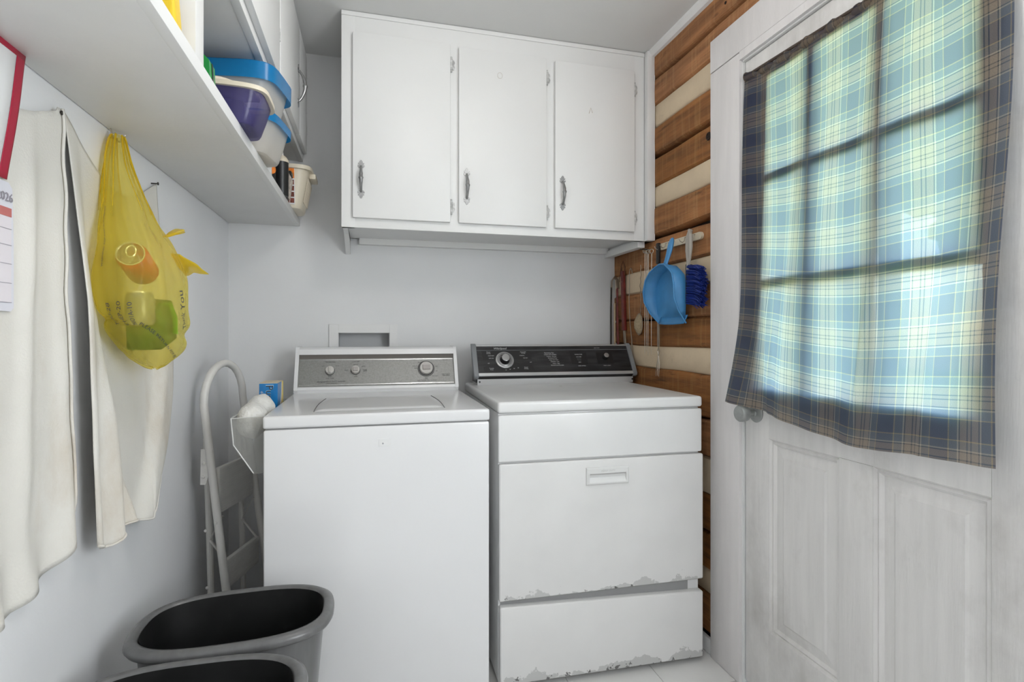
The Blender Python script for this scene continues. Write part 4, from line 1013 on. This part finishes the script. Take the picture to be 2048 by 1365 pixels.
for z in (1.200, 1.231, 1.262, 1.292, 1.318): box(bm, -.5627, -.5621, .80, 1.050, z, z + .0008)
split('grid_line', bm, line_grey, t)
bm = text_bm('2026', .020, .0002, 'RIGHT'); place(bm, (-.5620, 1.0535, 1.368), (0, 1, 0), (0, 0, 1)); obj('lettering', bm, line_grey, t, smooth=0)
bm = B(); box(bm, -.574, -.5725, .80, 1.054, 1.135, 1.25); obj('backing_sheet', bm, paper, t)

# cloth 1: at the left edge of the picture
def cloth1(u, v):
    # u 0 = far left (out of frame), 1 = right edge; v 0 top, 1 bottom
    ztop = 1.574 - .055 * math.sin(PI * u) ** 1.2 if u < .94 else 1.574
    zbot = .700 + .055 * u ** 2 - .03 * math.sin(PI * u) + (.035 * max(0, (u - .85) / .15) ** 2)
    z = ztop + (zbot - ztop) * v
    y = .84 + (1.212 - .84) * u + u * (.030 * v - .012 * math.sin(PI * v * .7)) * 1.0
    x = -.566 + .006 * math.sin(u * 7 + v * 1.5) * v + .014 * v * math.exp(-((u - .93) / .05) ** 2) + .012 * math.exp(-((u - .72 + .10 * v) / .05) ** 2) * (1 - .4 * v) * min(1, v * 3) + .004 * noise.noise((u * 5, v * 6, 1))
    x += .010 * max(0, (v - .85) / .15) * math.sin(u * 30)
    return (max(x, -.5755), y, z)
t = thing('hanging_cloth', 'off white cotton cloth behind the calendar, stained and hanging from a nail', 'cloth', (-.566, 1.03, .72))
bm = B(); grid(bm, cloth1, 70, 70); obj('cloth_body', bm, cloth_m, t, solid=.0015, smooth=180)
bm = B(); tube(bm, [Vector(cloth1(.965 + .01 * math.sin(k), k / 40)) + Vector((.0045, 0, 0)) for k in range(41)], .0028, 6); obj('seam', bm, cloth_m, t, smooth=180)
# cloth 2
def cloth2(u, v):
    ya = 1.224 + .041 * v
    yb = 1.694 + .078 * math.sin(PI * min(1, v * .95)) * v - .075 * v ** 7
    y = ya + (yb - ya) * u
    ztop = 1.578 - .014 * u - .09 * math.sin(PI * u) ** 1.1
    if u < .16: zb = .722 - .020 * math.sin(u / .16 * PI * .5)
    elif u < .72: zb = .702 + .030 * ((u - .16) / .56) ** .7 - .03 * ((u - .16) / .56) ** 2.5 + .012 * math.sin((u - .16) * 9)
    else: zb = .702 + .075 * ((u - .72) / .28) ** 1.6
    z = ztop + (zb - ztop) * v
    f1 = .10 + .32 * v ** 2.0; f2 = .97 - .36 * v ** 2.2
    left = 1 / (1 + math.exp((u - f1) / .018)); right = 1 / (1 + math.exp(-(u - f2) / .018))
    x = -.574 + .030 * left * min(1, .08 + v * 2.2) + .028 * right * min(1, v * 1.6) + .022 * v ** 4 * math.sin(PI * u) ** .5 + .004 * noise.noise((u * 6, v * 7, 4)) * v
    x += .012 * left * math.sin(u * 34 + 1) * v
    return (max(x, -.5755), y, z)
t = thing('hanging_cloth', 'white cotton cloth with deep side folds, hanging behind the yellow bag', 'cloth', (-.566, 1.48, .70))
bm = B(); grid(bm, cloth2, 90, 80); obj('cloth_body', bm, cloth_m, t, solid=.0015, smooth=180)
bm = B(); tube(bm, [Vector(cloth2(k / 60, 1)) + Vector((.001, 0, 0)) for k in range(61)], .0028, 6); obj('hem', bm, cloth_m, t, smooth=180)
for (y, z, lab) in ((1.198, 1.566, 'nail holding the corners of both cloths beside the calendar'), (1.672, 1.560, 'nail holding the far corner of the cloth behind the bag')):
    bm = B(); lathe(bm, [(.0016, 0), (.0016, .016), (.0044, .016), (.0044, .0175), (.003, .0185)], (-.5795, y, z), (1, 0, 0), 12); tag(obj('nail', bm, nail_m), lab, 'nail')

# yellow carrier bag
BP = [(-.556, 1.414, 1.600, .010), (-.556, 1.412, 1.585, .014), (-.548, 1.396, 1.529, .024), (-.530, 1.386, 1.449, .041), (-.519, 1.378, 1.392, .053), (-.504, 1.374, 1.337, .066), (-.493, 1.375, 1.270, .078),
      (-.492, 1.380, 1.204, .079), (-.493, 1.405, 1.165, .076), (-.497, 1.440, 1.123, .064), (-.502, 1.462, 1.094, .047), (-.503, 1.475, 1.074, .024), (-.503, 1.478, 1.068, .006)]
def bagc(v):
    f = v * (len(BP) - 1); i = min(int(f), len(BP) - 2); q = f - i; q2 = q
    p = [BP[max(i - 1, 0)], BP[i], BP[i + 1], BP[min(i + 2, len(BP) - 1)]]
    return [.5 * ((2 * p[1][k]) + (-p[0][k] + p[2][k]) * q + (2 * p[0][k] - 5 * p[1][k] + 4 * p[2][k] - p[3][k]) * q * q + (-p[0][k] + 3 * p[1][k] - 3 * p[2][k] + p[3][k]) * q ** 3) for k in range(4)]
def bag(u, v, off=0):
    X, Y, Z, b = bagc(v); a = 2 * PI * u
    ca, sa = math.cos(a), math.sin(a)
    pleat = 1 + (.035 * math.sin(a * 9 + v * 5) + .025 * math.sin(a * 17 - v * 9)) * (.4 + .9 * (1 - min(1, v * 1.5))) + .13 * noise.noise((ca * 1.6, sa * 1.6, v * 5)) + .05 * noise.noise((ca * 4, sa * 4, v * 13 + 3))
    crease = 1 - .10 * math.exp(-((v - .66 - .04 * ca) / .022) ** 2)
    r = b * pleat * crease + off
    x = X + r * ca; y = Y + 1.35 * r * sa
    return (max(x, XL + .010), y, Z + .008 * noise.noise((ca * 2, sa * 2, v * 6)) * min(1, v * 4))
t = thing('carrier_bag', 'yellow plastic carrier bag of cans hanging under the shelf', 'bag', (-.50, 1.40, 1.068))
bm = B(); grid(bm, bag, 96, 110, wrap=True); obj('bag_film', bm, bag_m, t, smooth=180)
bm = B()
for k in range(9):
    u0 = k / 9 + .03 * math.sin(k * 5)
    tube(bm, [Vector(bag(u0 + .02 * math.sin(j * .5 + k), .01 + j * .035, .0022)) for j in range(9)], [.0032 * (1 - j / 9.5) + .0004 for j in range(9)], 6, flat=.5)
split('pleat', bm, bag_thick, t, smooth=180)
def ear(p0, p1, w, seed):
    p0, p1 = Vector(p0), Vector(p1); bm = B(); d = p1 - p0; s, tt = frame_from(d)
    def f(u, v):
        a = 2 * PI * u; r = w * (.55 + .9 * v) * (1 + .3 * math.sin(a * 3 + seed + v * 2) + .25 * noise.noise((math.cos(a) * 2, math.sin(a) * 2, v * 3 + seed)))
        return p0 + d * (v + .12 * math.sin(a * 2 + seed) * v) + (s * math.cos(a) + tt * .35 * math.sin(a)) * r
    grid(bm, f, 26, 14, wrap=True); return obj('handle_loop', bm, bag_thick, t, smooth=180)
ear((-.445, 1.425, 1.335), (-.428, 1.520, 1.305), .018, 1)
ear((-.462, 1.415, 1.375), (-.445, 1.462, 1.398), .010, 4)
def bag_text(s, u0, v0, size, ang, m=ink):
    bm = text_bm(s, size, .0, 'CENTER'); ca, sa = math.cos(ang), math.sin(ang)
    for v in bm.verts:
        x, y = v.co.x * ca - v.co.y * sa, v.co.x * sa + v.co.y * ca
        X, Y, Z, b = bagc(v0)
        uu = u0 + x / (2 * PI * .085); vv = v0 - y / .50
        v.co = Vector(bag(uu, vv, .0022))
    obj('lettering', bm, m, t, smooth=0)
# the side turned to the camera is around u = -.30 (towards -y and +x)
bag_text('WARNING: KEEP AWAY FROM CHILDREN', .690, .385, .0052, PI / 2)
bag_text('THU-28', .700, .610, .0135, PI / 2); bag_text('CHEP-20', .742, .610, .0135, PI / 2); bag_text('BIO1A-10', .780, .610, .011, PI / 2)
bag_text('PLEASE RETURN FOR RECYCLING', .905, .770, .0112, -.80)
bag_text('Thank You', .985, .600, .017, PI / 2 + .2)
bm = B(); tube(bm, [(-.572, 1.416, 1.616), (-.570, 1.416, 1.606), (-.566, 1.418, 1.594), (-.556, 1.420, 1.588), (-.546, 1.419, 1.594), (-.543, 1.418, 1.604)], .0018, 8)
tag(obj('cup_hook', bm, steel), 'small steel hook under the shelf carrying the yellow bag', 'hook')
# contents
def can(name, c, ax, label, m, L=.118, r=.032):
    ax = Vector(ax).normalized(); t = thing(name, label, 'can', c); 
    bm = B(); lathe(bm, [(r * .82, 0), (r, .008), (r, L - .012), (r * .86, L)], (0, 0, 0), ax, 32); obj('can_body', bm, m, t, local=True)
    bm = B(); lathe(bm, [(r * .86, L), (r * .88, L + .003), (r * .80, L + .003), (r * .78, L - .002), (.001, L - .0025)], (0, 0, 0), ax, 32); obj('can_end', bm, alu_can, t, local=True)
    s, q = frame_from(ax); bm = B(); tube(bm, [ax * (L + .001) + s * .009 * math.cos(a) + q * (.006 + .013 * math.sin(a)) for a in [2 * PI * k / 16 for k in range(16)]], .0018, 6, closed=True); obj('pull_tab', bm, alu_can, t, local=True)
can('drink_can', (-.506, 1.420, 1.290), (.10, -.90, .26), 'red drink can with its silver end turned out, inside the yellow bag', red_can, .108, .031)
can('drink_can', (-.488, 1.352, 1.168), (-.05, .05, 1), 'silver drink can standing at the near side inside the yellow bag', mat('grey_can', (.34, .36, .38), .35, metal=.3, var=.3, scale=20), .070, .028)
t = thing('juice_carton', 'crumpled green and white carton inside the yellow bag', 'carton', (-.492, 1.425, 1.155))
bm = B(); box(bm, -.034, .036, -.050, .045, -.030, .070, .006, 2)
for v in bm.verts: v.co += Vector((.008, .008, .006)) * noise.noise(v.co * 30)
bmesh.ops.rotate(bm, verts=bm.verts, cent=(0, 0, 0), matrix=Matrix.Rotation(.25, 3, 'X')); obj('carton_body', bm, mat('green_carton', (.045, .15, .04), .45, var=.8, scale=14), t, local=True)
bm = B(); tube(bm, [(.030, -.04, .062), (.039, -.01, .064), (.040, .02, .035), (.038, .03, -.005)], .007, 8, flat=.3); obj('green_band', bm, mat('bright_green', (.16, .55, .05), .4), t, local=True)

# ================================================================== STEP LADDER (local frame: x along ladder width, y out from wall, z up)
lw = math.atan2(.96, .27)
lad = thing('step_ladder', 'white painted folding step ladder leaning between washer and wall', 'ladder', (-.530, 1.955, 0), lw)
# local x = towards the back wall, local y = towards the left wall (minus = into the room)
LWD = .245
arch = []
zt_ = .92
def rail_y(z): return -.004 - .112 * max(0, (.92 - z) / .9)
def step_y(z): return -.004 - .072 * max(0, (.92 - z) / .9)
for z in (.02, .25, .5, .75, zt_): arch.append((-.004 * (1 - z / zt_), rail_y(z), z))
for k in range(1, 12):
    a = PI * k / 12; arch.append((LWD / 2 - LWD / 2 * math.cos(a), -.004, zt_ + .128 * math.sin(a)))
for z in (zt_, .75, .5, .25, .02): arch.append((LWD + .03 * (1 - z / zt_), rail_y(z), z))
bm = B(); tube(bm, arch, .0125, 12); obj('front_frame', bm, ladder_m, lad, local=True)
for s, x in (('n', -.002), ('f', LWD)):
    dx = .022 if s == 'n' else .022
    xo = x; x = x + (.040 if s == 'n' else 0)
    bm = B(); tube(bm, [(x + dx * .3, .014, .80), (x + dx, .010, .40), (x + dx * 1.4, .006, .02)], .0105, 10); obj('rear_leg', bm, ladder_m, lad, local=True); x = xo
    bm = B(); x = x + (.010 if s == 'n' else 0); f = (lambda e: (lambda a, b: (x + e, a, b))); ex_ = -.0145 if s == 'n' else .0115
    prism(bm, [(.004, .66), (-.014, .66), (-.026, .70), (-.036, .775), (.002, .775)], f(ex_), f(ex_ + .003)); obj('bracket', bm, ladder_m, lad, local=True)
    bm = B()
    for (xx, yy, zz) in ((0, -.026, .765), (0, -.008, .73), (0, -.006, .685), (-.0085, rail_y(.54), .54), (.030, .004, .50), (-.0085, rail_y(.32), .32), (.034, .001, .31)): lathe(bm, [(.0055, 0), (.005, .002), (.003, .003)], (x + (ex_ + (xx if s == 'n' else .003)), yy, zz), (-1 if s == 'n' else 1, 0, 0), 12)
    split('rivet', bm, ladder_m, lad, True); x = xo
def tread(z0, h, name):
    y = step_y(z0 + h / 2)
    bm = B(); box(bm, .012, LWD - .012, y - .022, y - .006, z0, z0 + h, .003, 2); st = obj(name, bm, tread_m, lad, local=True)
    bm = B()
    for k in range(int(h / .008)):
        box(bm, .018, LWD - .018, y - .0232, y - .0215, z0 + .006 + k * .008, z0 + .0085 + k * .008)
    obj('rib', bm, tread_m, st, local=True)
tread(.560, .150, 'step'); tread(.310, .095, 'step')
bm = B()
for x in (.02, LWD - .02): tube(bm, [(x, rail_y(.55) - .004, .55), (x + .004, -.01, .47), (x, rail_y(.4) - .004, .395)], .006, 8, flat=.3)
split('link_arm', bm, ladder_m, lad, True)

# ================================================================== CLEAR POCKET, WOOL BALLS, DRYER-SHEET BOX
t = thing('clear_pocket', 'clear angular plastic holder hung on the left side of the washer', 'holder', (-.345, 1.88, .74))
sec = [(-.386, .908), (-.379, .832), (-.326, .748), (-.2965, .748), (-.2965, .912)]
def secpt(k, y): return (sec[k][0], y, sec[k][1])
bm = B()
ya, yb_ = 1.690, 2.130
A = [bm.verts.new(secpt(k, ya)) for k in range(5)]; Bv = [bm.verts.new(secpt(k, yb_)) for k in range(5)]
for k in range(4): bm.faces.new((A[k], A[k + 1], Bv[k + 1], Bv[k]))
bm.faces.new(A); bm.faces.new(Bv[::-1])
obj('shell', bm, clear_pl, t, solid=.0016, smooth=0)
bm = B()
for a, b_ in ((0, 1), (1, 2)): tube(bm, [secpt(a, ya), secpt(b_, ya)], .0018, 6)
tube(bm, [secpt(0, ya), secpt(0, yb_)], .0018, 6); tube(bm, [secpt(0, ya), secpt(4, ya)], .0014, 6)
obj('edge', bm, mat('frosted_edge', (.66, .66, .65), .3), t)
def ball(c, r, seed, label):
    bm = B(); g = bmesh.ops.create_icosphere(bm, subdivisions=4, radius=1, matrix=Matrix.Identity(4))
    for v in bm.verts:
        d = v.co.normalized(); k = r * (1 + .07 * noise.noise(d * 2.2 + Vector((seed, 0, 0))) + .03 * noise.noise(d * 6 + Vector((0, seed, 0))))
        v.co = Vector(c) + Vector((d.x * k * .82, d.y * k * 1.1, d.z * k))
    tag(obj('wool_ball', bm, fluff, smooth=180), label, 'wool ball', 'wool balls in the clear holder')
ball((-.3415, 1.752, .892), .0525, 2, 'speckled white wool ball at the front of the clear holder')
ball((-.3415, 1.880, .903), .0530, 8, 'speckled white wool ball behind the front one, before the blue carton')
t = thing('dryer_sheet_box', 'blue and yellow carton of dryer sheets beside the washer', 'carton', (-.341, 2.065, .845))
bm = B(); box(bm, -.030, .029, -.055, .055, -.03, .134, .0015, 1); obj('carton', bm, bluebox, t, local=True)
bm = B(); box(bm, -.0295, .0285, -.0545, .0545, .1335, .1352); obj('carton_top', bm, cream_card, t, local=True)
bm = B(); prism(bm, [(.055, .134), (.030, .134), (.020, .09), (-.005, .05), (-.04, .02), (-.055, .012), (-.055, -.03), (.055, -.03)], lambda y, z: (.0288, y, z), lambda y, z: (.0300, y, z)); obj('cream_side', bm, cream_card, t, local=True)
bm = B(); box(bm, .0285, .0308, .036, .0555, -.03, .134); obj('yellow_edge', bm, yel_card, t, local=True)
bm = text_bm('Purex', .034, .0003); place(bm, (.002, -.0553, .088), (0, 0, -1), (1, 0, 0)); obj('lettering', bm, ink, t, local=True, smooth=0)
b3 = text_bm('Purex', .0365, .0002)
place(b3, (.002, -.0551, .088), (0, 0, -1), (1, 0, 0)); obj('lettering_glow', b3, mat('pale_blue_print', (.35, .60, .80), .5), t, local=True, smooth=0)
bm = text_bm('dryer sheets', .012, .0002); place(bm, (-.021, -.0553, .078), (0, 0, -1), (1, 0, 0)); obj('lettering', bm, inkpale, t, local=True, smooth=0)

# ================================================================== WASTE BINS
def bin_(cx, cy, rz, label, z=.50):
    t = thing('waste_bin', label, 'bin', (cx, cy, 0), rz, 'open waste bins in front of the washer')
    a, b_ = .200, .128
    R = lambda s, o, zz: [(x, y, zz) for x, y in rrect(a * s + o, b_ * s + o, 64, 2.9)]
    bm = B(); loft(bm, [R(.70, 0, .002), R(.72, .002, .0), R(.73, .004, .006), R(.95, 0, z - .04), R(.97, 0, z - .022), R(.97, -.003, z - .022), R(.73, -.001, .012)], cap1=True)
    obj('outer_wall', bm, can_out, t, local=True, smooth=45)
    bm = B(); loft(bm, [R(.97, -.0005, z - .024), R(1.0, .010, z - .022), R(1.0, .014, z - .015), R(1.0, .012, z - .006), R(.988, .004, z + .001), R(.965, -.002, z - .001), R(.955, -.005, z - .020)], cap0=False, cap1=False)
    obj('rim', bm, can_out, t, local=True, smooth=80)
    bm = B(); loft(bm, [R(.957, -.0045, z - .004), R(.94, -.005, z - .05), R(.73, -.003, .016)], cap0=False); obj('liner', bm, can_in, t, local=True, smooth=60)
    return t
bin_(-.300, 1.372, .02, 'open black lined waste bin standing against the washer')
bin_(-.330, 1.072, -.03, 'open black lined waste bin nearest the camera, in front of the other')

# ================================================================== CEILING LAMP FIXTURE (above the frame)
t = thing('ceiling_light', 'round white ceiling light above the middle of the room', 'light', (.33, 1.03, 2.345))
bm = B(); lathe(bm, [(.06, 0), (.075, .004), (.075, .0245), (.06, .025)], (0, 0, 0)); obj('lamp_housing', bm, trim_m, t, local=True)
bm = B(); cyl(bm, (0, 0, -.02), (0, 0, .002), .02); obj('lamp_socket', bm, trim_m, t, local=True)
